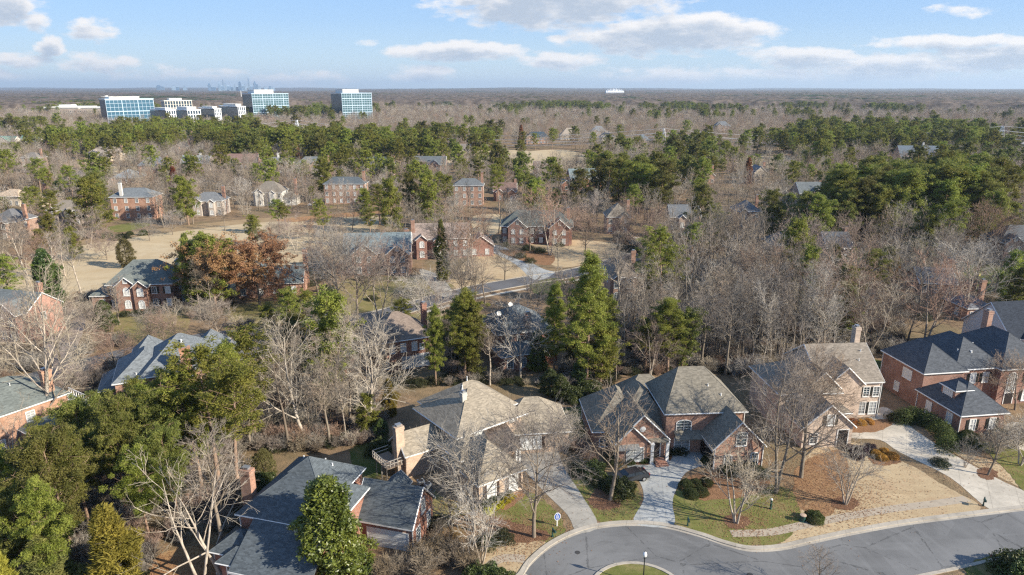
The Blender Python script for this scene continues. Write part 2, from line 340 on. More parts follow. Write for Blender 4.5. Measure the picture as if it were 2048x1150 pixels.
def bare(seed,h,clear,spread,nl,form,bark,twig,dens=1.0,lean=0,fork=0,tw=1.0,low=False,tk=1.):
    T=Tree(seed); rr=T.r; r0=(h*.0125+.05)*tk
    stems=[]
    if fork:
        for i in range(fork):
            a=6.283*i/fork+rr.uniform(-.5,.5); d=Vector((math.cos(a)*.28,math.sin(a)*.28,1)).normalized()
            stems.append((Vector((math.cos(a)*.12,math.sin(a)*.12,0)),d,r0*.72))
    else: stems=[(Vector((0,0,0)),Vector((lean,lean*.3,1)).normalized(),r0)]
    for sp,sdir,sr in stems:
        H_=h*(.93 if form!='round' else .72)*rr.uniform(.9,1.0)
        tr=T.chain(sp-Vector((0,0,.3)),sdir,H_,sr,sr*.12,9,.045,.02,'t',8)
        n1=max(4,int(nl/len(stems)))
        for i in range(n1):
            t=clear+(1-clear)*(i+rr.random()*.8)/n1; t=min(t,.985)
            p,d,r=T.at(tr,t); q=(t-clear)/(1-clear)
            if form=='tall': L=h*spread*(1-.65*q)*rr.uniform(.75,1.15); ang=R(rr.uniform(38,58)-12*q)
            elif form=='vase': L=h*spread*(1.15-.6*q)*rr.uniform(.8,1.15); ang=R(rr.uniform(28,46))
            else: L=h*spread*(1.1-.45*q)*rr.uniform(.8,1.2); ang=R(rr.uniform(45,75)-20*q)
            b=T.chain(p,T.side(d,ang,i*2.4+rr.uniform(-.5,.5)),L,r*.55,.025,6,.10,.055,'t',5)
            n2=max(3,int((5+L*.9)*dens))
            for j in range(n2):
                t2=.22+.78*(j+rr.random())/n2; p2,d2,r2=T.at(b,min(t2,.98))
                L2=L*(.52-.25*t2)*rr.uniform(.7,1.3)+.35
                c=T.chain(p2,T.side(d2,R(rr.uniform(28,55))),L2,max(r2*.6,.02*tw),.012*tw,4,.13,.04,'c',3 if low else 4)
                n3=max(2,int((3+L2*1.3)*dens))
                for k in range(n3):
                    t3=.2+.8*(k+rr.random())/n3; p3,d3,r3=T.at(c,min(t3,.98)); L3=L2*.42*rr.uniform(.6,1.3)+.3
                    e=T.chain(p3,T.side(d3,R(rr.uniform(25,55))),L3,.017*tw,.009*tw,2,.13,.03,'c',3)
                    if low: continue
                    for m in range(max(2,int(4*dens))):
                        p4,d4,_=T.at(e,rr.uniform(.15,1)); T.chain(p4,T.side(d4,R(rr.uniform(22,50))),rr.uniform(.25,.6),.011*tw,.006*tw,1,.1,0,'c',3)
    return T.mesh('t','bare_trunk',bark),T.mesh('c','bare_crown',twig),h
def foliage(C,rad,n,ln,wd,rng,squash=.8,jit=.7,radial=.5,fill=.5):
    "leaf or needle-tuft triangles scattered through the clump volumes"
    C=np.asarray(C,float); rad=np.asarray(rad,float); m=len(C)
    d=nrm(rng.normal(size=(m,n,3))); u=rng.random((m,n,1))**fill
    c=C[:,None]+d*u*rad[:,None,None]*np.array([1,1,squash])
    nn=nrm(d+jit*rng.normal(size=(m,n,3))+np.array([0,0,.35])); t=nrm(np.cross(nn,rng.normal(size=(m,n,3)))+d*radial); b=nrm(np.cross(nn,t))
    L=ln*rng.uniform(.6,1.35,(m,n,1)); Wd=wd*rng.uniform(.6,1.3,(m,n,1))
    V=np.stack([c-b*Wd-t*L*.35,c+b*Wd-t*L*.35,c+t*L*.65],2).reshape(-1,3)
    return V,np.arange(len(V)).reshape(-1,3)
NEEDLE=mat('needles',f_leaf,(.135,.16,.026),(.28,.29,.055),rough=.6,trans=.38)
NEEDLED=mat('needles_dark',f_leaf,(.10,.115,.026),(.21,.21,.05),rough=.65,trans=.35)
CEDARM=mat('cedar_foliage',f_leaf,(.20,.18,.03),(.33,.28,.05),rough=.7,trans=.35); CEDARB=mat('cedar_blue',f_leaf,(.13,.15,.045),(.24,.23,.07),rough=.7)
MAGN=mat('magnolia_leaves',f_leaf,(.06,.075,.012),(.16,.17,.028),rough=.4,spec=.5,trans=.2,dry=(.12,.08,.03),amt=.1)
HOLLY=mat('holly_leaves',f_leaf,(.035,.055,.014),(.085,.11,.026),rough=.45,spec=.4,trans=.15)
RUST=mat('rust_foliage',f_leaf,(.19,.075,.025),(.27,.12,.045),rough=.8,dry=(.12,.06,.03)); RUSSET=mat('russet_leaves',f_leaf,(.25,.125,.06),(.38,.215,.12),rough=.8,dry=(.12,.07,.04),amt=.2)
OLIVE=mat('olive_foliage',f_leaf,(.10,.085,.03),(.14,.12,.05),rough=.7,dry=(.16,.10,.05))
def pine(seed,h,cb,Rm,nb,m,cl=1.0,nt_=70,ln=.34,wd=.085,low=False,k0=.0):
    T=Tree(seed); rr=T.r; rng=np.random.default_rng(seed); r0=h*.0105+.07
    tr=T.chain(Vector((0,0,-.3)),Vector((rr.uniform(-.03,.03),rr.uniform(-.03,.03),1)),h*.97,r0,.04,9,.022,.02,'t',8)
    C=[];Rd=[]
    for i in range(int(nb*.25)):   # dead stubs under the crown
        t=rr.uniform(.25,cb+.05); p,d,r=T.at(tr,t); T.chain(p,T.side(d,R(rr.uniform(70,100))),rr.uniform(.5,1.8),.03,.01,2,.1,.02,'t',3)
    for i in range(nb):
        q=(i+rr.random())/nb; t=cb+(1-cb)*q; p,d,r=T.at(tr,min(t,.99))
        prof=math.sqrt(max(.04,1-(max(0,q-.3)/.74)**2.4))*(.55+.45*min(1,q/.3))
        L=max(.5,Rm*prof*rr.uniform(.6,1.18)); ang=R(86-52*q+rr.uniform(-10,10))
        b=T.chain(p,T.side(d,ang,i*2.4+rr.uniform(-.6,.6)),L,max(.02,r*.38),.015,4,.09,.05,'t',4)
        nc=max(2,int(L*1.25*cl+1))
        for j in range(nc):
            t2=.35+.65*(j+rr.random())/nc; p2,d2,_=T.at(b,min(1,t2)); o=Vector((rr.gauss(0,1),rr.gauss(0,1),rr.gauss(0,.6)))*L*.16
            C.append(tuple(p2+o)); Rd.append(rr.uniform(.45,.95)*(.75+Rm*.07))
            if L>1.6 and j>0 and not low: T.chain(p2,(o+d2*.4+Vector((0,0,.01))),o.length+.2,.018,.008,1,0,0,'t',3)
    for j in range(5): C.append((tr[0][-1].x+rr.gauss(0,.3),tr[0][-1].y+rr.gauss(0,.3),h*.97-rr.random()*1.2)); Rd.append(.6)
    V,Fc=foliage(C,Rd,nt_,ln,wd,rng,.72,.75,.45,.5)
    return T.mesh('t','pine_trunk',PINEB),np_mesh('pine_crown',V,Fc,m),h
def cone(seed,h,Rm,m,n=900,nt_=34,ln=.28,wd=.08,power=1.0,base=.03,round_=.0,squash=1.,radial=1.1,jit=.6,top=.15,lump=.22,bark=BARKD):
    "dense conifer or broad evergreen crown reaching almost to the ground"
    T=Tree(seed); rr=T.r; rng=np.random.default_rng(seed)
    tr=T.chain(Vector((0,0,-.3)),Vector((0,0,1)),h*.93,h*.012+.07,.03,7,.02,.02,'t',7)
    lob=[(rr.uniform(0,6.28),rr.uniform(0,1),rr.uniform(.5,1.2)) for _ in range(26)]
    C=[];Rd=[]
    for i in range(n):
        z=rng.random()**(1.25 if round_<.5 else .95); th=rng.random()*6.2832
        pr=(1-z)**power if round_==0 else ((1-z)**power)*(1-round_)+round_*math.sqrt(max(0,1-(2*z-1)**2)) 
        pr=max(pr,.05); k=1+lump*sum(math.exp(-((math.remainder(th-a,6.2832))**2)/.25-((z-b)**2)/.006)*c-.04 for a,b,c in lob)
        rad=Rm*pr*k*(.55+.45*rng.random()**.4)
        C.append((rad*math.cos(th),rad*math.sin(th),h*(base+(1-base)*z))); Rd.append(rr.uniform(.3,.6)*(.6+Rm*.12))
    V,Fc=foliage(C,Rd,nt_,ln,wd,rng,squash,jit,radial,.6)
    if radial>1:   # sprays sweep upwards and outwards
        V=V.reshape(-1,3,3); d=nrm(V.mean(1)*np.array([1,1,0])); V[:,2]+=d*.06+np.array([0,0,ln*.45]); V=V.reshape(-1,3)
    for i in range(14):
        p,d,r=T.at(tr,rr.uniform(.15,.85)); T.chain(p,T.side(d,R(65)),Rm*.5,.03,.01,3,.05,.05,'t',4)
    return T.mesh('t','evergreen_trunk',bark),np_mesh('evergreen_crown',V,Fc,m),h
def leafy(seed,h,clear,spread,m):
    T=Tree(seed); b=bare(seed,h,clear,spread,16,'round',BARKD,TWIGD,.8,low=True)
    rng=np.random.default_rng(seed); co_=np.empty(len(b[1].vertices)*3); b[1].vertices.foreach_get('co',co_); co_=co_.reshape(-1,3)
    c=co_[rng.integers(0,len(co_),900)]; V,Fc=foliage(c,rng.uniform(.3,.65,900),34,.2,.075,rng,.9,1.,.3,.6)
    k=V[Fc[:,0],2]>h*.12; Fc=Fc[k]
    return b[0],np_mesh('oak_crown',V,Fc,m),h
def shrub(seed,rx,rz,m,n=3600,ln=.09,wd=.04,lump=.12,jit=.8,rough=.35):
    "rounded clipped shrub: a deep shell of small leaves round a few stems"
    rng=np.random.default_rng(seed); d=nrm(rng.normal(size=(n,3))); d[:,2]=np.abs(d[:,2])*1.0-.12
    th=np.arctan2(d[:,1],d[:,0]); k=1+lump*(np.sin(th*3+seed)*.4+np.sin(th*5+d[:,2]*6+seed*2)*.5)+rng.normal(size=n)*.02
    c=d*np.array([rx,rx,rz])*(k*(1-rough*rng.random(n)**2.2))[:,None]+np.array([0,0,rz*.14])
    nn=nrm(d+jit*rng.normal(size=(n,3))); t=nrm(np.cross(nn,rng.normal(size=(n,3)))+d*.5); b=nrm(np.cross(nn,t)); L=ln*rng.uniform(.6,1.4,(n,1)); Wd=wd*rng.uniform(.6,1.4,(n,1))
    V=np.stack([c-b*Wd-t*L*.4,c+b*Wd-t*L*.4,c+t*L*.6],1).reshape(-1,3); V[:,2]=np.maximum(V[:,2],.01)
    return np_mesh('shrub_leaves',V,np.arange(len(V)).reshape(-1,3),m)
def twiggy(seed,r,h,twig,n=60):
    T=Tree(seed); rr=T.r
    for i in range(n):
        a=rr.uniform(0,6.28); d=Vector((math.cos(a)*rr.uniform(.1,.7),math.sin(a)*rr.uniform(.1,.7),1)).normalized()
        c=T.chain(Vector((math.cos(a)*r*.3*rr.random(),math.sin(a)*r*.3*rr.random(),-.05)),d,h*rr.uniform(.6,1.1),.018,.008,3,.12,.0,'c',3)
        for j in range(7):
            p,dd,_=T.at(c,rr.uniform(.3,1)); e=T.chain(p,T.side(dd,R(rr.uniform(20,50))),h*rr.uniform(.15,.35),.01,.006,2,.12,0,'c',3)
            for k in range(3):
                p,dd,_=T.at(e,rr.uniform(.3,1)); T.chain(p,T.side(dd,R(35)),h*.12,.007,.005,1,.1,0,'c',3)
    return T.mesh('c','bare_shrub_stems',twig)
SP={}   # species -> list of (trunk, crown, height)
SP['bare_round']=[bare(11,12,.22,.46,15,'round',BARK,TWIG),bare(12,13,.25,.44,16,'round',BARK,TWIG),bare(13,11,.2,.48,14,'round',BARK,TWIGR,1.1)]
SP['bare_tall']=[bare(21,20,.42,.26,20,'tall',BARK,TWIG,.8),bare(22,21,.48,.24,20,'tall',BARKP,TWIG,.8),bare(23,19,.38,.28,20,'tall',BARK,TWIGP,.8),bare(24,20,.5,.2,15,'tall',BARKD,TWIG,.7)]
SP['bare_slim']=[bare(26,18,.3,.15,22,'tall',BARKP,TWIGP,.7,tk=.5),bare(27,19,.4,.13,20,'tall',BARK,TWIG,.7,tk=.55,lean=.05),bare(28,17,.35,.17,20,'tall',BARKP,TWIG,.7,tk=.45),bare(29,20,.45,.14,18,'tall',BARKD,TWIG,.7,tk=.6,lean=-.05)]
SP['bare_vase']=[bare(31,14,.2,.5,15,'vase',BARKP,TWIGP,.9),bare(32,15,.26,.46,16,'vase',BARK,TWIG,1.),bare(33,13,.2,.46,14,'vase',BARKP,TWIGR,1.,fork=2)]
SP['bare_dark']=[bare(41,12,.3,.42,14,'round',BARKD,TWIGD,.9)]
SP['bare_pale']=[bare(51,17,.28,.42,15,'vase',BARKP,TWIGP,.75,fork=2),bare(52,15,.2,.4,15,'vase',BARKP,TWIGP,.8,lean=-.35)]
SP['bare_small']=[bare(61,9,.14,.42,13,'vase',BARKP,TWIGP,.8,fork=3),bare(62,8.5,.22,.42,12,'vase',BARK,TWIG,.75),bare(63,9,.1,.45,14,'vase',BARKP,TWIGP,.85,fork=4)]
SP['bare_big']=[bare(64,20,.2,.36,20,'round',BARK,TWIG,.95),bare(65,21,.24,.34,20,'vase',BARK,TWIG,.95,fork=2)]
SP['bare_limb']=[bare(66,15,.2,.5,9,'round',BARKP,TWIGP,.5,lean=-.3,fork=0),bare(67,14,.25,.42,8,'vase',BARKP,TWIGP,.5,fork=2)]
SP['pine_tall']=[pine(71,22,.5,4.6,32,NEEDLE),pine(72,24,.55,4.2,30,NEEDLE),pine(73,21,.42,4.8,34,NEEDLE),pine(74,20,.6,3.6,24,NEEDLED)]
SP['pine_full']=[pine(81,15,.2,4.6,44,NEEDLE,1.25),pine(82,16,.25,4.4,42,NEEDLED,1.25),pine(83,14,.15,4.2,42,NEEDLE,1.2)]
SP['pine_near']=[pine(85,15,.25,4.4,40,NEEDLE,1.35,150,.27,.05),pine(86,17,.38,4.4,38,NEEDLE,1.3,160,.3,.05),pine(87,16,.3,4.6,40,NEEDLED,1.3,150,.25,.055),pine(88,18,.45,4.2,34,NEEDLED,1.3,150,.3,.05)]
SP['pine_bright']=[pine(185,24,.3,4.4,56,NEEDLE,1.35,130,.3,.06),pine(186,22,.22,3.9,54,NEEDLE,1.35,130,.3,.06)]
SP['pine_column']=[pine(91,17,.12,2.4,56,NEEDLED,1.3,70,.28,.075)]
SP['cedar']=[cone(95,10,2.9,CEDARM,620,60,.3,.05,.85,.02,.12,lump=.5),cone(96,9,2.8,CEDARB,600,60,.3,.05,.85,.02,.12,lump=.5)]
SP['magnolia']=[cone(97,12,3.5,MAGN,820,44,.26,.09,.62,.03,.28,.9,.3,.9,lump=.42)]
SP['broadleaf']=[cone(98,12,3.8,HOLLY,800,40,.26,.1,.7,.03,.5,.9,.3,.9,lump=.35)]
SP['holly']=[cone(99,6,2.1,HOLLY,360,46,.16,.06,.7,.03,.7,.9,.3,.9),cone(100,6.5,2.4,OLIVE,360,44,.17,.06,.7,.03,.7,.9,.3,.9)]
SP['dark_conifer']=[cone(101,14,4.2,NEEDLED,760,40,.34,.09,.9,.03,.35,.6,.5,.8,lump=.35)]
SP['column_conifer']=[cone(102,13,2.1,NEEDLED,520,44,.28,.08,.75,.02,.2,.7,.5,.8,lump=.3)]
SP['rust_cypress']=[cone(103,11,2.6,RUST,420,44,.26,.08,.9,.04,.25,.7,.5,.8,lump=.3)]
SP['russet_oak']=[leafy(104,12.5,.15,.56,RUSSET)]
SHR={'box':shrub(1,.9,.85,mat('box_dark',f_leaf,(.05,.07,.02),(.11,.125,.035),rough=.6),n=6500,ln=.06,wd=.03),'box2':shrub(2,1.,.95,mat('box_leaves',f_leaf,(.04,.06,.02),(.085,.10,.03),rough=.6),n=6500,ln=.06,wd=.03),
 'orange':shrub(3,.85,.75,mat('orange_shrub',f_leaf,(.42,.22,.05),(.58,.33,.09),rough=.8,dry=(.3,.15,.04)),n=4200,ln=.12,wd=.02),
 'yellow':shrub(4,.6,.55,mat('yellow_shrub',f_leaf,(.34,.30,.03),(.5,.44,.05),rough=.7,dry=(.2,.2,.04)),n=2200,lump=.3),
 'purple':shrub(5,.9,.8,mat('purple_shrub',f_leaf,(.07,.045,.05),(.11,.075,.08),rough=.7,dry=(.08,.06,.04)),n=3000,lump=.25),
 'azalea':shrub(6,1.3,1.,mat('azalea',f_leaf,(.035,.045,.02),(.07,.075,.03),rough=.6,dry=(.12,.08,.04),amt=.3),n=3600,lump=.3,rough=.6),
 'laurel':shrub(7,2.,1.9,HOLLY,n=7000,ln=.16,wd=.06,lump=.3,rough=.5),
 'twig':twiggy(8,1.,1.6,TWIG),'twig2':twiggy(9,1.2,2.2,TWIGP,50),'twigr':twiggy(10,1.2,1.8,TWIGR,60),
 'straw':twiggy(14,.9,2.0,mat('straw',f_twig,(.36,.27,.16),(.30,.21,.12)),90)}
# ------------------------------------------------------------------ houses
TRIM=mat('white_trim',f_paint,(.72,.71,.68)); GLASS=mat('window_glass',f_glass); BLIND=mat('window_blinds',f_paint,(.62,.63,.62),rough=.35); SHUT=mat('dark_shutter',f_plain,(.02,.022,.02)); SHUTB=mat('brown_shutter',f_plain,(.05,.03,.022)); DARK=mat('dark_opening',f_plain,(.012,.012,.013),rough=.4)
GREYMET=mat('grey_metal',f_plain,(.35,.36,.37),rough=.4,metal=.6); DOORM=mat('door_dark',f_plain,(.025,.02,.02)); DOORW=mat('door_white',f_paint,(.7,.7,.68)); TERRA=mat('brick_steps',f_brick,(.34,.14,.08))
BR=lambda c,v=.35: mat('brick',f_brick,c,vary=v)
RF=lambda c,b=.35: mat('shingles',f_roof,c,blotch=b)
RED=(.26,.095,.055); ORG=(.33,.16,.10); PINK=(.56,.43,.33); TANB=(.52,.37,.26); BUFF=(.5,.36,.24); DKRED=(.17,.06,.045)
SLATE=(.095,.11,.12); GREY=(.15,.165,.17); GREYG=(.15,.175,.165); TANR=(.32,.275,.205); BRNR=(.20,.16,.135); TAUPE=(.24,.205,.165); DKSL=(.05,.057,.068); WEATH=(.25,.22,.17); TEAL=(.16,.195,.205)
WCACHE={}
def winmesh(w,h,arch,pane,nm=2,frame=TRIM):
    key=(round(w,2),round(h,2),arch,pane.name,nm,frame.name)
    if key in WCACHE: return WCACHE[key]
    def outline(w,h,k=10):
        if not arch: return [(-w/2,0),(w/2,0),(w/2,h),(-w/2,h)]
        r=w/2*(1 if arch==1 else .38)
        return [(-w/2,0),(w/2,0)]+[(w/2*math.cos(math.pi*i/k),h-r+r*math.sin(math.pi*i/k)) for i in range(k+1)]
    a=MB(); o=outline(w,h); i0=len(o); a.mesh([(x,-.015,z) for x,z in o]+[(x,.05,z) for x,z in o],[tuple(range(i0))]+[(i,(i+1)%i0,i0+(i+1)%i0,i0+i) for i in range(i0)])
    b=MB(); t=.12; out=outline(w+2*t,h+2*t); out=[(x,z-t) for x,z in out]
    n=len(o); b.mesh([(x,-.09,z) for x,z in out]+[(x,-.09,z) for x,z in o]+[(x,.03,z) for x,z in out]+[(x,.0,z) for x,z in o],
        [(i,(i+1)%n,n+(i+1)%n,n+i) for i in range(n)]+[(i,(i+1)%n,2*n+(i+1)%n,2*n+i) for i in range(n)]+[(n+i,n+(i+1)%n,3*n+(i+1)%n,3*n+i) for i in range(n)])
    for i in range(1,nm): x=-w/2+w*i/nm; b.box(x-.028,x+.028,-.06,-.018,0,h*(.98 if not arch else .96))
    b.box(-w/2,w/2,-.065,-.018,h*.5-.022,h*.5+.022)
    if h>1.2: b.box(-w/2,w/2,-.05,-.018,h*.75-.018,h*.75+.018); b.box(-w/2,w/2,-.05,-.018,h*.25-.018,h*.25+.018)
    b.box(-w/2-.16,w/2+.16,-.14,.0,-t-.06,-t+.01)
    WCACHE[key]=(a.data('window_pane',pane),b.data('window_frame',frame)); return WCACHE[key]
class House:
    def __init__(s,name,label,x,y,rot,wall,roof,trim=TRIM,cat='house'):
        s.root=empty(name,(x,y,0),R(rot),label,cat); s.o=(x,y); s.rot=R(rot); s.wallm,s.roofm,s.trimm=wall,roof,trim; s.W,s.Rf,s.T=MB(),MB(),MB(); s.foot=[]
    def block(s,x0,x1,y0,y1,ze,roof='hip',slope=.8,ov=.4,rot=0,o=(0,0),z0=-.2,rv=.25,inset=(1,1)):
        M=Matrix.Translation((o[0],o[1],0))@Matrix.Rotation(R(rot),4,'Z'); tr=lambda p:tuple(M@Vector(p))
        gx,gy=roof=='gx',roof=='gy'; ox=rv if gx else ov; oy=rv if gy else ov
        a,b,c,d=x0+ox,x1-ox,y0+oy,y1-oy; zw=ze-.2+ov*slope*.98; w,dd=x1-x0,y1-y0
        s.foot.append([M@Vector(p) for p in ((x0,y0,0),(x1,y0,0),(x1,y1,0),(x0,y1,0))])
        if gx: zr=ze+dd/2*slope
        elif gy: zr=ze+w/2*slope
        else: zr=ze+min(w,dd)/2*slope
        # walls
        if gx:
            ym=(y0+y1)/2; za=zr-.22
            for X in (a,b): s.W.poly([tr(p) for p in ((X,c,z0),(X,d,z0),(X,d,zw),(X,ym,za),(X,c,zw))])
            for Y in (c,d): s.W.poly([tr(p) for p in ((a,Y,z0),(b,Y,z0),(b,Y,zw),(a,Y,zw))])
        elif gy:
            xm=(x0+x1)/2; za=zr-.22
            for Y in (c,d): s.W.poly([tr(p) for p in ((a,Y,z0),(b,Y,z0),(b,Y,zw),(xm,Y,za),(a,Y,zw))])
            for X in (a,b): s.W.poly([tr(p) for p in ((X,c,z0),(X,d,z0),(X,d,zw),(X,c,zw))])
        else:
            q=[(a,c),(b,c),(b,d),(a,d)]; zt=min(zw,ze-.05)
            for i in range(4): p,r=q[i],q[(i+1)%4]; s.W.poly([tr((*p,z0)),tr((*r,z0)),tr((*r,zt)),tr((*p,zt))])
        # roof
        t=.2
        if gx or gy:
            if gx: pr=[(y0,ze),((y0+y1)/2,zr),(y1,ze)]; f=lambda e,k,dz: tr(((x0,x1)[e],pr[k][0],pr[k][1]-dz))
            else: pr=[(x1,ze),((x0+x1)/2,zr),(x0,ze)]; f=lambda e,k,dz: tr((pr[k][0],(y0,y1)[e],pr[k][1]-dz))
            for k in (0,1):
                s.Rf.poly([f(0,k,0),f(1,k,0),f(1,k+1,0),f(0,k+1,0)]); s.Rf.poly([f(0,k,t),f(1,k,t),f(1,k+1,t),f(0,k+1,t)])
                for e in (0,1): s.T.poly([f(e,k,-.01),f(e,k+1,-.01),f(e,k+1,t+.05),f(e,k,t+.05)])
            for k in (0,2): s.T.poly([f(0,k,-.005),f(1,k,-.005),f(1,k,t),f(0,k,t)])
            # trim boards standing proud on the rakes
            for e in (0,1):
                for k in (0,1):
                    p,q=Vector(f(e,k,.1)),Vector(f(e,k+1,.1)); s.T.tube([p,q],.1,4,cap=True)
        else:
            if w>=dd: h=dd/2; r0=(x0+h*inset[0],(y0+y1)/2); r1=(x1-h*inset[1],(y0+y1)/2)
            else: h=w/2; r0=((x0+x1)/2,y0+h*inset[0]); r1=((x0+x1)/2,y1-h*inset[1])
            E=[tr((x0,y0,ze)),tr((x1,y0,ze)),tr((x1,y1,ze)),tr((x0,y1,ze))]; A,B=tr((*r0,zr)),tr((*r1,zr))
            if w>=dd: fs=[[E[0],E[1],B,A],[E[1],E[2],B],[E[2],E[3],A,B],[E[3],E[0],A]]
            else: fs=[[E[0],E[1],A],[E[1],E[2],B,A],[E[2],E[3],B],[E[3],E[0],A,B]]
            for f_ in fs: s.Rf.poly(f_)
            dn=lambda p,z:(p[0],p[1],p[2]-z)
            s.T.poly([dn(e,t) for e in E[::-1]])
            for i in range(4):
                p,q=E[i],E[(i+1)%4]; s.T.poly([p,q,dn(q,t),dn(p,t)])
            for i in range(4):
                p,q=Vector(E[i]),Vector(E[(i+1)%4]); s.T.tube([p-Vector((0,0,.08)),q-Vector((0,0,.08))],.075,4)
            # ridge caps
            for i,j in ((E[0],A),(E[3],A if w>=dd else B),(E[1],B if w>=dd else A),(E[2],B),(A,B)):
                if (Vector(i)-Vector(j)).length>.2: s.Rf.tube([Vector(i)-Vector((0,0,.02)),Vector(j)-Vector((0,0,.02))],.06,4)
        s.M=M; s.box=(a,b,c,d); return (M,a,b,c,d)
    def shed(s,x0,x1,y0,y1,zl,zh,bl=None,m=None,name='porch_roof'):
        "lean-to roof: low edge at y0, high edge at y1"
        M=bl[0] if bl else Matrix.Identity(4); mb=MB(); t=.16
        P8=[(x0,y0,zl),(x1,y0,zl),(x1,y1,zh),(x0,y1,zh)]; P8=P8+[(x,y,z-t) for x,y,z in P8]; P8=[tuple(M@Vector(p)) for p in P8]
        mb.mesh(P8,[(0,1,2,3),(7,6,5,4),(0,4,5,1),(1,5,6,2),(2,6,7,3),(3,7,4,0)])
        return mb.build(name,m or s.roofm,s.root)
    def posl(s,bl,face,u,z,off=0.):
        M,a,b,c,d=bl
        p={'f':(a+u,c-off),'b':(a+u,d+off),'l':(a-off,c+u),'r':(b+off,c+u)}[face]; r={'f':0,'r':90,'b':180,'l':-90}[face]
        v=M@Vector((p[0],p[1],z)); return v,R(r)+M.to_euler().z
    def win(s,bl,face,u,z,w=1.,h=1.5,arch=0,shut=None,pane=None,nm=2,frame=TRIM):
        v,r=s.posl(bl,face,u,z); pm,fm=winmesh(w,h,arch,pane or GLASS,nm,frame)
        o=put('window',pm,s.root,v,r); put('window_frame',fm,o)
        if shut:
            k=('shut',round(h,2),shut.name)
            if k not in WCACHE: m=MB(); m.box(-.22,.22,-.06,.01,0,h-.02); [m.box(-.17,.17,-.075,-.06,h*q,h*q+.05) for q in (.1,.3,.5,.7,.88)]; WCACHE[k]=m.data('shutter',shut)
            for sg in (-1,1): put('shutter',WCACHE[k],s.root,v+Matrix.Rotation(r,4,'Z')@Vector((sg*(w/2+.37),0,0)),r)
        return o
    def wins(s,bl,face,n,z,w=1.,h=1.5,m0=.9,**k):
        M,a,b,c,d=bl; L=(b-a) if face in 'fb' else (d-c)
        for i in range(n): s.win(bl,face,(L*(i+.5)/n) if n>1 else L/2,z,w,h,**k)
    def panel(s,bl,face,u,z,w,h,name,m,lines=0,trim=True):
        v,r=s.posl(bl,face,u,z); mb=MB(); mb.box(-w/2,w/2,-.05,.02,0,h)
        for i in range(lines): zz=h*(i+1)/(lines+1); mb.box(-w/2+.05,w/2-.05,-.065,-.05,zz-.09*h/4,zz+.09*h/4)
        o=mb.build(name,m,s.root,v,r)
        if trim: t=MB(); t.box(-w/2-.14,-w/2,-.08,.02,0,h+.12); t.box(w/2,w/2+.14,-.08,.02,0,h+.12); t.box(-w/2,w/2,-.08,.02,h,h+.12); t.build('door_frame',TRIM,o)
        return o
    def chimney(s,x,y,zt,w=1.3,d=.8,z0=-.2,m=None,bl=None):
        M=bl[0] if bl else Matrix.Identity(4); v=M@Vector((x,y,0)); r=M.to_euler().z; mb=MB(); mb.box(-w/2,w/2,-d/2,d/2,z0,zt); mb.box(-w/2-.07,w/2+.07,-d/2-.07,d/2+.07,zt-.45,zt-.2); mb.box(-w/2-.05,w/2+.05,-d/2-.05,d/2+.05,zt-.12,zt+.02)
        o=mb.build('chimney',m or s.wallm,s.root,v,r); c=MB(); c.box(-w/4,w/4,-d/4,d/4,zt+.02,zt+.28); c.box(-w/3,w/3,-d/3,d/3,zt+.28,zt+.33); c.build('chimney_cap',GREYMET,o)
    def cols(s,pts,h,w=.3,bl=None):
        M=bl[0] if bl else Matrix.Identity(4)
        for x,y in pts:
            mb=MB(); mb.box(-w/2,w/2,-w/2,w/2,.22,h-.2); mb.box(-w*.65,w*.65,-w*.65,w*.65,0,.22); mb.box(-w*.65,w*.65,-w*.65,w*.65,h-.2,h)
            mb.build('column',TRIM,s.root,M@Vector((x,y,0)),M.to_euler().z)
    def vent(s,x,y,z,bl=None,r=.07,h=.5):
        M=bl[0] if bl else Matrix.Identity(4); mb=MB(); mb.lathe([(r*1.6,-.3),(r*1.5,.05),(r,.08),(r,h),(r*1.3,h+.01),(r*1.3,h+.06)],8); mb.build('roof_vent',TRIM,s.root,M@Vector((x,y,z)))
    def down(s,bl,corner,h):
        M,a,b,c,d=bl; x,y={'fl':(a-.05,c-.05),'fr':(b+.05,c-.05),'bl':(a-.05,d+.05),'br':(b+.05,d+.05)}[corner]; mb=MB(); mb.box(-.05,.05,-.05,.05,0,h); mb.build('downspout',TRIM,s.root,M@Vector((x,y,0)),M.to_euler().z)
    def finish(s):
        s.W.build('wall',s.wallm,s.root); s.Rf.build('roof',s.roofm,s.root); s.T.build('roof_trim',s.trimm,s.root)
        RM=Matrix.Translation((*s.o,0))@Matrix.Rotation(s.rot,4,'Z')
        for q in s.foot: BLOCKED.append([tuple((RM@p)[:2]) for p in q])
        HOUSES.append((s.root,s.o)); return s.root
BLOCKED=[];HOUSES=[]
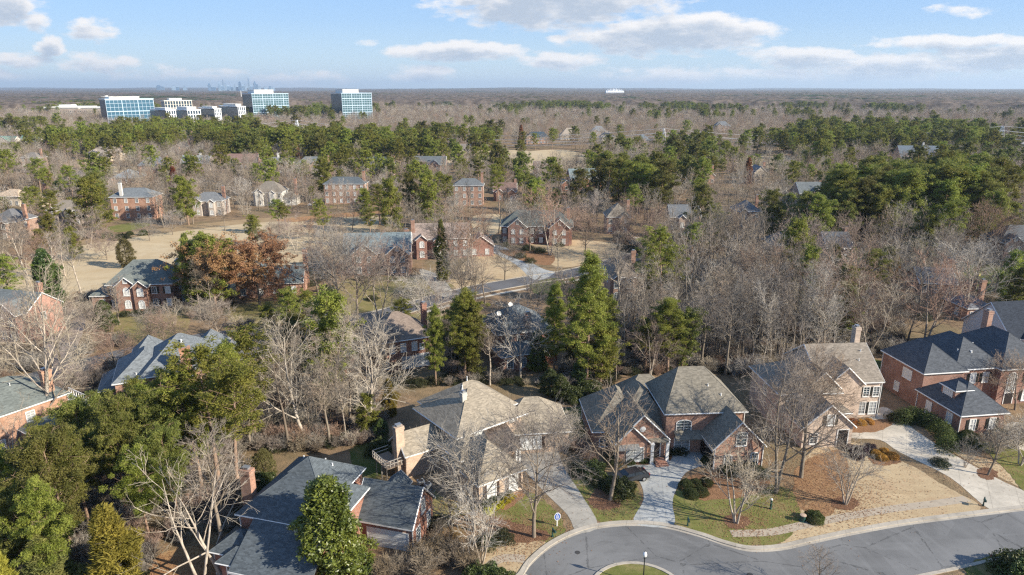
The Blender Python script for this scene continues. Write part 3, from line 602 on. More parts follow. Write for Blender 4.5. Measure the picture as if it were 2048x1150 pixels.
# --- A: slate roof, red brick, bottom left
def houseA():
    h=House('brick_house','large red brick house with slate blue roof behind the glossy magnolia',-29.9,63.75,-15.5,BR(RED),RF(SLATE,.25))
    b1=h.block(0,11.7,0,8.6,6,'hip',.74); b2=h.block(.06,9.3,3,12.3,6.02,'hip',.73); b3=(Matrix.Identity(4),2.8,11.2,-4.3,0); h.shed(2.4,11.6,-4.8,.02,2.9,5.99,name='lean_to_roof'); h.W.poly([(2.8,-4.3,-.2),(11.2,-4.3,-.2),(11.2,-4.3,3.05),(2.8,-4.3,3.05)]); [h.W.poly([(u,-4.3,-.2),(u,.4,-.2),(u,.4,5.75),(u,-4.3,3.05)]) for u in (2.8,11.2)]; h.T.box(2.4,11.6,-4.87,-4.8,2.68,2.9); h.foot.append([Vector(p) for p in ((2,-5,0),(12,-5,0),(12,0,0),(2,0,0))])
    b4=h.block(-1.3,3.6,-3.0,1.6,3.2,'hip',.72,inset=(1,1)); b5=h.block(10.6,18,6.0,12.7,3.25,'gx',1.02); b6=h.block(.4,4.4,-4.2,-1,3.1,'hip',.7)
    h.chimney(-.55,3.4,9.4,1.3,.9,m=BR(ORG)); h.block(11,14,11,15.2,3.2,'gy',.9)
    h.panel(b5,'f',3.9,.05,4.9,2.25,'garage_door',DOORW,3)
    h.win(b5,'r',3.1,3.4,.9,1.5,shut=None); h.win(b5,'r',1.5,.7,.9,1.6); h.win(b5,'r',4.6,.7,.9,1.6)
    h.win(b3,'f',3.4,.6,1.6,1.6,nm=3); h.win(b3,'f',6.4,.6,1.3,1.6); h.win(b6,'f',1.3,.5,1.1,2.1); h.win(b6,'f',2.9,.5,.9,2.1,pane=BLIND); h.win(b1,'r',2,2.9); h.win(b4,'l',2,1)
    h.win(b3,'f',1.2,.6,.9,1.8,pane=BLIND); h.down(b1,'fl',5.8); h.down(b5,'fr',3.1); h.down(b4,'fl',3)
    for p in ((5.2,10.2,7.5),(3.1,9.,8.2),(6.8,9,7.8),(8.3,7,7.15)): h.vent(*p,h=.25)
    h.finish()
# --- B: tan roof, buff brick
def houseB():
    h=House('brick_house','buff brick house with tan shingle roofs and a porch on white columns',-7.2,80,38,BR(TANB,.2),RF((.275,.235,.18),.12))
    m=h.block(0,12,0,11.4,6.1,'hip',.62,ov=.7); m2=h.block(1.5,12.6,3.,12.6,6.3,'hip',.68,ov=.6)
    rw=h.block(0,10.6,0,8.6,3.3,'hip',.85,rot=-31,o=(7.8,1.5)); gw=h.block(-6.2,1.2,-.2,9,3.2,'hip',.95,rot=-4,o=(4.5,-7.3))
    lw=h.block(-5.2,1.6,-.2,5.2,3.5,'gx',.85,rot=-5,o=(-.3,3.8)); mid=h.block(-1.2,4.2,-2.6,3,4.4,'hip',.8)
    h.chimney(-5.5,5.6,7.4,1.2,.9); h.vent(5,6,9.6); h.vent(7.5,8.5,9.4); h.chimney(4.2,4.6,9.8,.7,.7,6,m=mat('flue',f_paint,(.5,.48,.42)))
    h.shed(4.7,8.6,-2.9,.75,3.35,5.5,m=mat('bronze_roof',f_metalroof,(.10,.075,.06)),name='porch_roof'); h.cols([(4.95,-2.6),(5.5,-2.6),(7.8,-2.6),(8.35,-2.6)],3.25)
    h.panel(m,'f',6.,.25,1.6,2.5,'front_door',DOORM); h.win(m,'f',3.6,4.,2.0,1.6,nm=3,pane=BLIND,shut=SHUTB)
    for u in (6.4,7.1,8.8,9.5): h.win(m,'f',u,5.35,.45,.5,nm=2)
    h.win(rw,'f',4.3,.8,2.9,1.8,nm=4,pane=BLIND,shut=SHUTB); h.win(rw,'r',3,.8)
    h.win(gw,'f',1.8,.6,1.2,2.0,pane=BLIND,shut=SHUTB); h.win(gw,'f',5.1,.6,1.2,2.0,pane=BLIND,shut=SHUTB); h.win(lw,'l',3,1); h.win(m,'l',6,3.8)
    # deck
    d=MB(); d.box(-8.,-5.6,4.6,8.6,2.2,2.4); d.build('deck',mat('deck_wood',f_paint,(.22,.17,.13)),h.root)
    r=MB(); 
    for z in (2.8,3.3): r.box(-8.,-7.92,4.6,8.6,z,z+.07); r.box(-8.,-5.6,4.6,4.68,z,z+.07); r.box(-8.,-5.6,8.52,8.6,z,z+.07)
    for i in range(9): r.box(-8.,-7.92,4.6+i*.49,4.68+i*.49,0 if i%3==0 else 2.4,3.35)
    for i in range(5): r.box(-8.+i*.55,-7.92+i*.55,4.6,4.68,0 if i%3==0 else 2.4,3.35)
    r.build('deck_railing',mat('rail_paint',f_paint,(.42,.38,.33)),h.root); h.finish()
# --- C: weathered roof, orange-red brick, driveway
def houseC():
    h=House('brick_house','orange brick house with steep weathered roof and three front gables above the grey driveway',21.3,86.5,4,BR((.36,.175,.11),.35),RF((.20,.18,.145),.18))
    m=h.block(0,12,0,10.5,6.35,'hip',.92,inset=(.62,.95)); g=h.block(5.0,12.6,-5.1,3.2,3.2,'gy',1.02,rot=3,o=(.3,.2))
    e=h.block(-7.4,.5,-1.4,6.5,3.2,'gy',1.0,rot=4,o=(0,0)); e2=h.block(-7.7,-2.5,-2.0,2.5,3.2,'gy',1.0,rot=4)
    l=h.block(-9.9,-.9,1.3,12.2,3.25,'hip',.95); l2=h.block(-6.5,2.4,1.9,11.4,3.3,'hip',1.04,inset=(.9,.6)); k=h.block(-3.4,4.8,10.6,17,3.2,'hip',1.0)
    h.win(m,'f',2.6,3.35,2.0,1.75,arch=2,nm=2); h.win(g,'f',3.6,3.5,1.35,1.9,arch=2); h.win(g,'f',1.9,.1,.95,2.0,arch=2); h.win(g,'f',5.7,.5,.95,1.7,arch=2)
    h.win(m,'f',2.5,.45,2.1,1.9,nm=2); h.win(e2,'f',2.7,.5,2.3,1.9,nm=2); h.win(l,'f',1.5,.8,1.3,1.6,arch=1)
    h.shed(-7.2,-4.,-3.1,-1.8,2.75,3.15,m=mat('bay_roof',f_metalroof,(.22,.22,.21))); h.shed(1.6,5.4,-1.0,.45,2.85,3.6,name='window_hood'); h.shed(-2.4,.3,-1.9,-1.0,3.15,3.5,name='entry_roof')
    h.panel(e,'f',5.6,.5,1.1,2.2,'front_door',DOORM); h.cols([(-2.1,-2.1),(.2,-1.6)],3.1,.42)
    st=MB(); [st.box(-1.9+.1*i,-.1-.1*i,-3.1+.35*i,-1.4,-.1,.16*(i+1)) for i in range(3)]; st.build('steps',TERRA,h.root,rz=R(4))
    v,r=h.posl(e,'f',3.55,4.9); c=MB(); c.lathe([(.28,0),(.42,0),(.42,.06),(.28,.06)],20); o=c.build('round_vent',TRIM,h.root,v); o.rotation_euler=(R(90),0,r)
    h.panel(g,'l',2.6,.0,4.9,2.3,'garage_door',DARK,0); h.down(g,'fl',3.1); h.down(g,'fr',3.1); h.down(m,'fr',6.1); h.down(l,'bl',3.1); h.vent(-.6,12.2,4.8); h.vent(7,3,9.1,h=.25); h.vent(8.6,1.9,8.1,h=.25)
    h.finish()
def houseD():
    h=House('brick_house','pale pink brick house with grey roofs and nested gables behind big leafless trees',41,89,4,BR(PINK,.25),RF(TAUPE,.25))
    m=h.block(7.2,17.6,7.6,20.2,6.2,'gx',.66); g1=h.block(8.0,14.2,7.0,14,6.1,'gy',.95); g2=h.block(4.2,10.0,6.3,13.5,5.9,'gy',.95); 
    l=h.block(-.8,9.2,4.4,15.6,6.1,'hip',.62); w=h.block(.4,8.6,-.9,7,3.2,'gy',.88); p=h.block(5,10.5,3.4,9,3.2,'hip',.6)
    h.chimney(17.9,17.4,11.8,.9,1.2)
    for u in (7.6,9.2): h.win(m,'f',u,3.7,.9,1.5,shut=SHUT)
    h.win(m,'f',5.4,3.9,1.3,1.5,arch=1,nm=3,frame=mat('stone_arch',f_paint,(.5,.38,.28))); h.win(m,'f',7.2,.7,1.1,1.9,shut=SHUT); h.win(m,'f',9.,.7,1.1,1.9,shut=SHUT); h.panel(m,'f',3.5,.2,1.5,2.6,'front_door',DARK)
    h.win(g2,'f',2.8,3.6,1,1.4); h.win(w,'f',3.9,3.6,1.,1.5,shut=SHUT); h.win(w,'f',1.7,.7,1,1.5); h.panel(w,'r',2.6,0,2.7,2.3,'garage_door',DARK); h.panel(w,'f',6.,.2,1.5,2.5,'side_door',DARK); h.win(l,'f',1.6,3.8); h.win(l,'l',5,3.8)
    h.down(m,'fr',6); h.vent(15,11,8.4,h=.3); h.vent(16,12.5,9.4,h=.3); h.finish()
def houseE():
    h=House('brick_house','dark slate roofed red brick house with hipped garage wing and dormer behind the clipped hedge',65.7,100.6,8,BR((.25,.11,.075),.35),RF((.085,.092,.102),.3))
    a=h.block(0,8,0,10.6,6.3,'hip',.88); b=h.block(6,15.2,.6,12.8,6.35,'hip',.83); b3=h.block(13.4,24,-.5,13.6,6.4,'hip',.8); g=h.block(-.1,8.1,-8.6,1.2,3.2,'hip',.86)
    d=h.block(1.0,4.2,-5.6,-2.2,5.8,'hip',.6,z0=3.2,ov=.3); h.chimney(18.6,9.5,13.,.9,1.2,m=BR((.36,.19,.13)))
    h.win(a,'l',3.6,3.9,1.9,1.5,pane=BLIND,nm=3); h.win(a,'l',5.5,.9,1.,1.4,pane=BLIND); h.win(d,'l',1.4,3.9,1.7,1.5,nm=4,pane=BLIND); h.panel(g,'l',6.4,.1,1.0,2.2,'side_door',DOORW); h.win(g,'l',2.1,.9,1,1.6,pane=BLIND)
    h.win(g,'f',2.1,.6,.9,1.7,pane=BLIND,shut=SHUT); h.win(g,'f',5.4,.6,.9,1.7,pane=BLIND,shut=SHUT); h.win(b,'f',3.4,3.8,.9,1.6,pane=BLIND,shut=SHUT); h.win(b,'f',5.7,3.8,.9,1.6,pane=BLIND,shut=SHUT)
    h.win(b3,'f',2.2,2.2,1.5,3.4,arch=1,nm=4); h.panel(b3,'f',2.2,.1,1.5,2.0,'front_door',DOORM); h.win(b3,'f',5.2,3.8,.9,1.7,shut=SHUT,pane=BLIND); h.win(b3,'f',5.2,.6,.9,1.8,shut=SHUT,pane=BLIND); h.win(b3,'f',7.6,3.8,.9,1.7,shut=SHUT); h.win(b3,'f',7.6,.6,.9,1.8,shut=SHUT)
    h.down(a,'bl',6); h.down(g,'bl',3); h.down(g,'fl',3); h.down(b,'fr',6); h.vent(8.5,3.6,8.35,h=.3); h.vent(12,4.6,8.95,h=.3); h.vent(10.5,3.,8.3,r=.12,h=.2)
    h.finish()
def houseF():
    h=House('brick_house','orange brick house with grey-green roof, tall chimney and glazed white sunroom at the left edge',-66.4,94.2,58,BR((.39,.20,.12),.3),RF((.14,.155,.145),.5))
    m=h.block(-17,0,0,11,6.1,'hip',.62); s_=h.block(-7.5,-.6,-3.6,1.5,3.2,'hip',.4,ov=.25); h.chimney(-2.2,1.6,10.2,1.3,1.0)
    for u in (1,1.8,2.6,3.4,4.2,5.0,5.8): h.win(s_,'f',u,.4,.65,2.1,nm=1)
    for u in (1,2,3): h.win(s_,'r',u,.4,.75,2.1,nm=1)
    h.win(m,'f',4.6,3.6,1.9,1.6,nm=2,pane=BLIND); h.win(m,'f',6.5,1,1.5,1.4); h.win(m,'f',2.,1,1.4,1.4); h.win(m,'f',11,3.7)
    d=MB(); d.box(.2,3.2,2,8,2.6,2.8); [d.box(.2+i*.7,.28+i*.7,2,2.08,0,3.7) for i in range(5)]; [d.box(3.12,3.2,2+i*.75,2.08+i*.75,0,3.7) for i in range(9)]; d.box(.2,3.2,2,2.1,3.6,3.75); d.box(3.1,3.2,2,8,3.6,3.75); d.build('deck',TRIM,h.root)
    h.vent(-6,4,8.2,h=.7); h.finish()
def houseG():
    h=House('brick_house','grey hip-roofed brick house of many peaks standing behind the left pines',-58,98.5,24,BR(ORG),RF((.165,.18,.19),.15))
    h.block(-.5,12,1,13,6.1,'hip',.78); h.block(-4.5,5,2.5,14,5.2,'hip',.72); h.block(-7,3,5,13,3.3,'hip',.7); h.block(-2.5,3.5,11,17.5,5.6,'hip',1.05); h.block(7.5,13.5,10,16.5,5.6,'hip',1.05); m=h.block(10,19,4,12,5.8,'hip',.62); f=h.block(2.5,7.5,-.6,5,5.9,'hip',.78)
    h.chimney(6.6,.1,10.6,1.5,1.1,m=BR((.42,.19,.1)))
    h.win(f,'f',1.2,3.6); h.win(f,'f',3,3.6); h.win(m,'f',3,3.4); h.win(m,'f',6,3.4); h.win(m,'f',6,.8); h.vent(6,5.5,9.6,r=.14); h.vent(12.6,7,7.35,h=.8); h.vent(-1,3.5,5.7); h.finish()
def houseH():
    h=House('brick_house','long brick house with brown hip roof and white windows behind the woodland',-24.9,116.2,24,BR(RED),RF((.21,.165,.135),.25))
    m=h.block(-1,10.5,-2,8.4,6.1,'hip',.76); l=h.block(-9,0,.6,8,4.2,'hip',.6); h.chimney(11.,5.6,10.2,.9,1.2)
    for u in (1.6,3.3,5.4,7.5,8.9): h.win(m,'f',u,3.8,.85 if u<8 else .7,1.5 if u<8 else 1.0,pane=BLIND)
    h.panel(m,'f',6.4,.3,2.6,2.3,'patio_door',BLIND); h.win(m,'f',9,.5,2.2,2.3,nm=3,pane=BLIND); h.win(m,'f',2.,.9,1,1.3); h.win(l,'f',2.4,1.2,1.2,1.5,pane=BLIND); h.win(l,'f',5.6,1.2); h.vent(4.8,3.4,9.5,r=.18,h=.25); h.finish()
def houseI():
    h=House('brick_house','grey-roofed brick house with two white satellite dishes half hidden behind the central pines',-2.4,119,20,BR(RED),RF(GREY,.35))
    m=h.block(-.5,11.5,0,11,6.1,'hip',.66); f=h.block(6.6,11.2,-2.6,3,5.8,'gy',.75); g=h.block(-1,8,-4,2,3.3,'hip',.5)
    for u in (1,3.4): h.win(f,'f',u,3.4,.85,1.6)
    for u in (1.5,4,6.5): h.win(g,'f',u,.8,1.1,1.6)
    h.win(m,'f',2,3.8); h.win(m,'f',4.4,3.8); h.chimney(6,1.,9.4,1.2,.9)
    for x,y,z in ((1.5,4.5,8.7),(4.5,6.3,9.6)):
        c=MB(); c.lathe([(.02,0),(.3,.05),(.5,.16),(.48,.18),(.28,.08),(.02,.03)],16); o=c.build('satellite_dish',TRIM,h.root,(x,y,z)); o.rotation_euler=(R(55),0,R(10)); k=MB(); k.tube([(0,0,0),(0,-.45,-.35)],.03,5); k.build('dish_bracket',GREYMET,o)
    h.finish()
for f_ in (houseA,houseB,houseC,houseD,houseE,houseF,houseG,houseH,houseI): f_()
def gh(label,x0,x1,py,rot=0,st=2,roof='hip',wall=ORG,rf=GREY,slope=.7,dep=10,gab=(),wing=None,chim=None,shut=None,pane=None,z0w=None,dy=0,name='brick_house',stuc=False,trim=TRIM,nwin=None):
    "mid-distance house from the photo columns of its front corners and the row of its base"
    ax,ay=P(x0,py); bx,by=P(x1,py); w=(bx-ax)/max(.3,math.cos(R(rot))); ez=ez_={1:3.2,1.5:4.4,2:6.1,3:9.0}[st]
    if not gab and st==2 and roof=='hip': gab=((.1,.3),(.58,.22)) if abs(x1-x0)>50 else ((.1,.36),)
    if chim is None and py>300: chim=(.93,.55,ez_+5.2)
    wm=mat('stucco',f_stucco,wall) if stuc else BR(wall)
    h=House(name,label,ax,ay+dy,rot,wm,RF(rf),trim); wl=w*(1-(wing[1] if wing else 0)); x_=0
    if wing and wing[0]=='l': x_=w-wl
    m=h.block(x_,x_+wl,0,dep,ez,roof,slope,inset=(.9,.9)); n=nwin or max(2,int(wl/2.9))
    rows=[z for z in (.8,3.8,6.8) if z<ez-1.2]
    gaps=[(g[0]*wl,g[1]*wl) for g in gab]
    for z in rows:
        for i in range(n):
            u=wl*(i+.5)/n-.4
            if any(g0-.4<u+.4<g0+gw+.4 for g0,gw in gaps): continue
            h.win(m,'f',u,z,1.0,1.5,shut=shut,pane=pane if (i+int(z))%3 else None)
    for gi,(g0,gw) in enumerate(gaps):
        zz=ez-.1 if (gi==0 and st>=2) else ez-.25; b=h.block(x_+g0,x_+g0+gw,-1.3-gi*.5,4.5,zz,'gy',max(.85,slope),rv=.3,ov=.35)
        for z in rows:
            if gw>5.5: h.win(b,'f',(gw-.6)*.28,z,1.,1.5,pane=pane,arch=1 if z>3 else 0); h.win(b,'f',(gw-.6)*.72,z,1.,1.5,pane=pane,arch=1 if z>3 else 0)
            else: h.win(b,'f',(gw-.6)/2,z,1.2,1.8,pane=pane,arch=1)
        if gw>4.: h.win(b,'f',(gw-.6)/2,zz+gw*.16,.7,.9)
    if wing:
        ww=w-wl; zz=3.3 if st<3 else 6.1
        if wing[0]=='l': b=h.block(-.0,ww+1.2,.9,dep*.8,zz,wing[2],.75)
        else: b=h.block(wl-1.2,w,.9-.0,dep*.8,zz,wing[2],.75)
        h.wins(b,'f',max(1,int(ww/3)),.8,1.,1.5,pane=pane)
    if chim is not None: h.chimney(chim[0]*w,chim[1]*dep,chim[2],1.1,.9,m=mat('chimney_paint',f_stucco,(.6,.58,.54)) if len(chim)>3 else BR(ORG))
    h.win(m,'l',dep*.4,rows[-1]); h.win(m,'r',dep*.4,rows[-1])
    h.finish(); return h
CREAM=(.55,.47,.36); WHITE=(.6,.57,.51)
gh('brick house with grey-green gabled roof beside the curved brick driveway at the far left',-60,88,672,-14,2,'gx',(.36,.17,.12),(.15,.165,.165),.75,9,gab=((.56,.36),),shut=SHUT)
gh('brown brick house with grey-green roof, white trimmed gables and arched white doorway below the fairway',178,345,622,6,2,'hip',(.27,.12,.075),(.145,.16,.15),.85,11,gab=((.16,.34),(.42,.24)),wing=('l',.22,'hip'),chim=(.98,.5,10.5,1),shut=SHUT,pane=BLIND)
gh('grey-roofed brick house half hidden behind the russet oak',470,602,598,8,1.5,'hip',(.38,.19,.12),(.13,.155,.16),.75,13,wing=('r',.5,'gx'),chim=(.98,.7,10),pane=BLIND)
gh('brick house with blue-grey roof and arched windows behind the grey leafless thicket',688,822,550,6,2,'gx',(.30,.16,.11),TEAL,.85,11,gab=((.12,.38),(.62,.36)))
gh('tall red brick house with pinkish-brown roof, white bay window and end chimney',826,990,518,6,2,'gx',(.28,.12,.085),(.30,.235,.20),.8,10,gab=((.05,.22),(.36,.2)),wing=('r',.3,'gy'),chim=(.01,.25,11.5),pane=BLIND)
gh('dark-roofed red brick house with white portico columns facing the middle road',1000,1145,488,-4,2,'hip',(.22,.085,.06),(.10,.115,.11),.75,12,gab=((.1,.28),(.66,.3)),shut=SHUT,pane=BLIND)
gh('brick house with tan roof and narrow front gable beside the bend of the middle road',1212,1262,468,0,2,'hip',(.42,.24,.17),(.24,.21,.17),.95,10,gab=((.5,.42),),pane=BLIND)
gh('grey-roofed house with three sharp white-edged gables behind bare trees',1338,1402,458,0,1.5,'gx',(.4,.3,.24),(.14,.15,.16),.9,9,gab=((.25,.25),(.7,.28)),pane=BLIND)
gh('red brick house on the green lawn at the far right edge',1992,2090,525,-6,2,'hip',(.25,.11,.085),(.12,.125,.13),.8,11,gab=((.05,.4),))
gh('three-storey orange brick house with grey roof and tall white chimney overlooking the fairway',224,308,440,4,3,'hip',(.40,.20,.12),(.155,.17,.18),.6,10,gab=(),chim=(.28,.1,14.5,1),nwin=4)
gh('cream stucco villa with beige tiled roofs at the left edge',-10,92,412,-8,1.5,'hip',(.68,.58,.44),(.50,.38,.27),.5,10,wing=('r',.45,'hip'),stuc=True,name='stucco_house')
gh('dark grey-roofed house sunk among trees beside the fairway pines',95,165,452,0,2,'hip',(.30,.24,.2),TAUPE,.6,10)
gh('white rendered house with taupe roof in the leafless woods',506,592,412,2,2,'hip',WHITE,(.20,.175,.145),.75,11,wing=('r',.3,'hip'),stuc=True,name='stucco_house')
gh('tall brick house with dark slate roof above the orange bank',648,732,408,0,3,'hip',(.38,.22,.15),(.10,.115,.125),.6,9,pane=BLIND)
gh('narrow brick house behind the grey thicket right of the twin pines',906,968,412,0,3,'hip',(.35,.19,.13),(.14,.15,.155),.6,9)
gh('brown roofed brick house with two small gables near the open fairway',986,1034,402,0,1.5,'gx',(.3,.15,.1),(.20,.13,.11),.8,9,gab=((.1,.35),(.6,.35)))
gh('brick house with teal-grey roof and two white-edged gables above a dormer wing',1122,1206,383,8,2,'gx',(.36,.14,.08),(.17,.215,.22),.85,11,gab=((.28,.3),(.68,.28)),wing=('l',.22,'gy'))
gh('gabled brick house with grey roof beside the rusty cypress',590,658,352,2,2,'hip',(.36,.2,.14),(.15,.165,.17),.8,12,gab=((.0,.25),(.42,.4)))
gh('wide brick house with dark blue-grey hip roof below the pine wood',716,790,350,-4,2,'hip',(.42,.28,.22),(.10,.12,.13),.75,12,pane=BLIND)
gh('brick house with slate roof and tall white-edged gable below the pine wood',828,892,350,0,2,'gx',(.36,.2,.15),(.12,.135,.145),.85,11,gab=((.0,.3),(.45,.4)))
gh('brown brick house with grey hip roof and white chimney left of the rusty cypress',520,582,348,4,2,'hip',(.33,.18,.13),(.17,.175,.18),.65,11,chim=(.55,.5,12,1))
gh('house with long reddish-brown roof among bare trees',452,515,338,0,1.5,'gx',(.35,.22,.17),(.22,.14,.12),1.0,10,gab=((.1,.2),))
gh('pale grey-roofed house with white gable and dormers',361,418,342,0,1.5,'gx',(.5,.42,.36),(.24,.27,.28),.9,11,gab=((.15,.35),),chim=(.6,.6,10.5,1),stuc=True,name='stucco_house')
gh('house with grey pyramid roof and small white gable',276,330,345,0,1.5,'hip',(.42,.3,.24),(.17,.19,.21),.8,12,gab=((.72,.25),))
gh('cream house with hipped roof among trees beside the dry field',178,242,322,0,2,'hip',CREAM,(.30,.25,.21),.6,12,gab=((.1,.22),(.5,.25)),stuc=True,name='stucco_house')
gh('long low house with pale grey roof near the rust coloured cypresses',222,272,368,0,1,'hip',(.3,.2,.15),(.24,.26,.27),.6,14)
gh('low brown-roofed house behind the rust coloured cypresses',120,205,378,0,1.5,'hip',(.3,.2,.15),(.19,.165,.15),.6,14)
gh('dull brick house standing in trees at the left edge',44,80,345,0,3,'hip',(.30,.18,.13),(.2,.18,.16),.6,10)
gh('small orange brick house glimpsed between pines near the power line',350,376,308,0,2,'hip',(.42,.2,.12),(.16,.13,.11),.6,10)
gh('condominium block with green gabled roofs at the far left edge',-30,28,300,0,2,'gx',(.62,.58,.5),(.12,.2,.17),.7,14,gab=((.45,.5),),stuc=True,name='condominium_block')
gh('condominium block with green roof and paired white gables',38,78,298,0,2,'gx',(.62,.58,.5),(.13,.21,.18),.7,14,gab=((.1,.35),(.6,.3)),stuc=True,name='condominium_block')
gh('dark slate-roofed brick house with chimney beyond the dry field',1052,1100,288,6,2,'hip',(.42,.24,.16),(.05,.075,.1),.8,12,gab=((.0,.35),),chim=(.98,.5,12))
gh('cream house with peaked tan roof next to the dark slate-roofed brick house',1120,1158,280,0,1.5,'hip',(.6,.52,.42),(.36,.30,.24),.9,16,stuc=True,name='stucco_house')
gh('cream house with tan roof left of the pylon',1200,1232,288,0,2,'hip',CREAM,(.30,.25,.2),.8,14,stuc=True,name='stucco_house')
gh('brick house with bright slate gable and chimney under the power lines at right',1800,1888,328,-6,1.5,'gx',(.40,.24,.17),(.13,.16,.19),.95,16,gab=((.08,.26),(.6,.35)),chim=(.55,.5,14,1))
gh('cream gabled house beside the rusty cypress at right',1506,1534,368,0,2,'gy',CREAM,(.2,.2,.21),.9,11,stuc=True,name='stucco_house')
gh('small brick house with white-edged gable between two pines',1408,1430,368,0,1.5,'gy',(.4,.22,.15),(.2,.18,.16),.9,10)
gh('house with brown pyramid roof in the right-hand woods',1598,1648,315,0,1.5,'hip',(.28,.18,.14),(.15,.10,.085),.9,15)
gh('grey-roofed house with one white-edged gable above the right-hand woods',1596,1650,415,0,2,'gx',(.35,.25,.2),(.14,.155,.16),.8,11,gab=((.35,.5),))
gh('pale house with grey roof at the right edge under the power line',2030,2080,312,0,2,'hip',(.5,.45,.4),(.22,.22,.23),.6,14,stuc=True,name='stucco_house')
gh('brown-roofed brick house behind the large central pines',1216,1275,603,0,2,'hip',(.38,.22,.15),(.21,.175,.14),.8,11)
gh('small dark gabled house with white trim near the tan lawn',1336,1362,590,0,1.5,'gy',(.35,.2,.14),(.15,.15,.15),.8,8)
gh('white-trimmed grey cottage wing half hidden left of the wide pines',1050,1078,395,0,1,'gx',(.45,.42,.4),(.17,.18,.19),.8,9,gab=((.2,.5),),stuc=True,name='stucco_house')
gh('white-sided house with near-black gabled roof behind the dark slate-roofed brick house',2010,2120,742,8,2,'gx',(.62,.62,.62),(.035,.042,.055),.9,12,stuc=True,name='white_house',gab=((.25,.4),))
gh('small brick garage with pale door and grey hip roof behind the thicket of bare trees',1930,1988,645,4,1,'hip',(.36,.17,.11),(.14,.15,.17),.6,8,name='brick_garage')
gh('grey-roofed brick house lost in the right-hand woods behind the dark conifers',1545,1600,520,0,1.5,'hip',(.4,.22,.15),(.14,.14,.14),.7,11)
gh('grey roofed house with white fascia behind the pale bare trees',1650,1705,525,0,1.5,'gx',(.3,.25,.22),(.10,.11,.125),.8,10,gab=((.3,.3),))
gh('long grey-roofed brick house under bare trees left of the green lawn',1835,1905,590,-10,1,'gx',(.35,.22,.17),(.14,.135,.14),.6,10)
gh('grey-roofed house with white deck rails hidden in the woods beyond the fairway',382,446,432,3,2,'hip',(.42,.36,.31),(.17,.175,.18),.6,10,pane=BLIND)
gh('grey-roofed house behind the peaked tan roof in the distance',1182,1214,274,0,2,'hip',(.4,.32,.27),(.20,.21,.22),.8,13)
gh('low slate-roofed house left of the pylon under the wires',1272,1302,290,0,1.5,'hip',(.45,.38,.32),(.16,.19,.21),.7,13)
gh('far grey-roofed house in the leafless woods above the rusty cypress at right',1430,1462,262,0,2,'hip',(.36,.26,.2),(.16,.17,.18),.8,13)
gh('brown-roofed house glimpsed through bare trees right of the twin pines',1068,1110,352,3,1.5,'gx',(.36,.24,.18),(.2,.16,.14),.8,10,gab=((.3,.35),))
gh('small grey-roofed brick house deep in the centre-right woods',1470,1520,455,-3,2,'hip',(.35,.2,.14),(.17,.17,.175),.75,10)
gh('brown-roofed house behind trees left of the open far field',905,950,318,0,2,'hip',(.38,.26,.2),(.2,.17,.15),.7,13)
gh('grey gabled house in the woods at the far right',1930,1985,398,-3,2,'gx',(.33,.24,.19),(.15,.155,.165),.8,11,gab=((.2,.4),))
gh('dark-roofed brick house at left between the cream villa and the fairway',-20,40,478,-5,2,'hip',(.3,.18,.13),(.14,.14,.145),.7,11)
# ------------------------------------------------------------------ ground, roads, lawns
def pip(x,y,poly):
    c=False; n=len(poly); j=n-1
    for i in range(n):
        a,b=poly[i],poly[j]
        if (a[1]>y)!=(b[1]>y) and x<(b[0]-a[0])*(y-a[1])/(b[1]-a[1])+a[0]: c=not c
        j=i
    return c
def smooth(pts,closed=True,n=6):
    out=[];N=len(pts)
    rg=range(N) if closed else range(N-1)
    for i in rg:
        p0,p1,p2,p3=[Vector((*pts[(i+k)%N],0)) if closed else Vector((*pts[max(0,min(N-1,i+k))],0)) for k in (-1,0,1,2)]
        for j in range(n):
            t=j/n; q=.5*((2*p1)+(p2-p0)*t+(2*p0-5*p1+4*p2-p3)*t*t+(3*p1-p0-3*p2+p3)*t**3); out.append((q.x,q.y))
    if not closed: out.append(tuple(pts[-1]))
    return out
def PX(*l): return [P(*p) for p in l]
def sheet(name,pts,z,m,sm=True,n=5,edge=0,kind='structure'):
    if sm: pts=smooth(pts,True,n)
    if edge: pts=[(x+random.uniform(-edge,edge),y+random.uniform(-edge,edge)) for x,y in pts]
    me=bpy.data.meshes.new(name); import mathutils.geometry as mg
    tri=mg.tessellate_polygon([[Vector((x,y,0)) for x,y in pts]]); me.from_pydata([(x,y,0) for x,y in pts],[],[t[::-1] if False else t for t in tri]); me.materials.append(m); me.update()
    if me.polygons and me.polygons[0].normal.z<0: me.flip_normals()
    o=put(name,me,None,(0,0,z)); tag(o,kind=kind); return pts
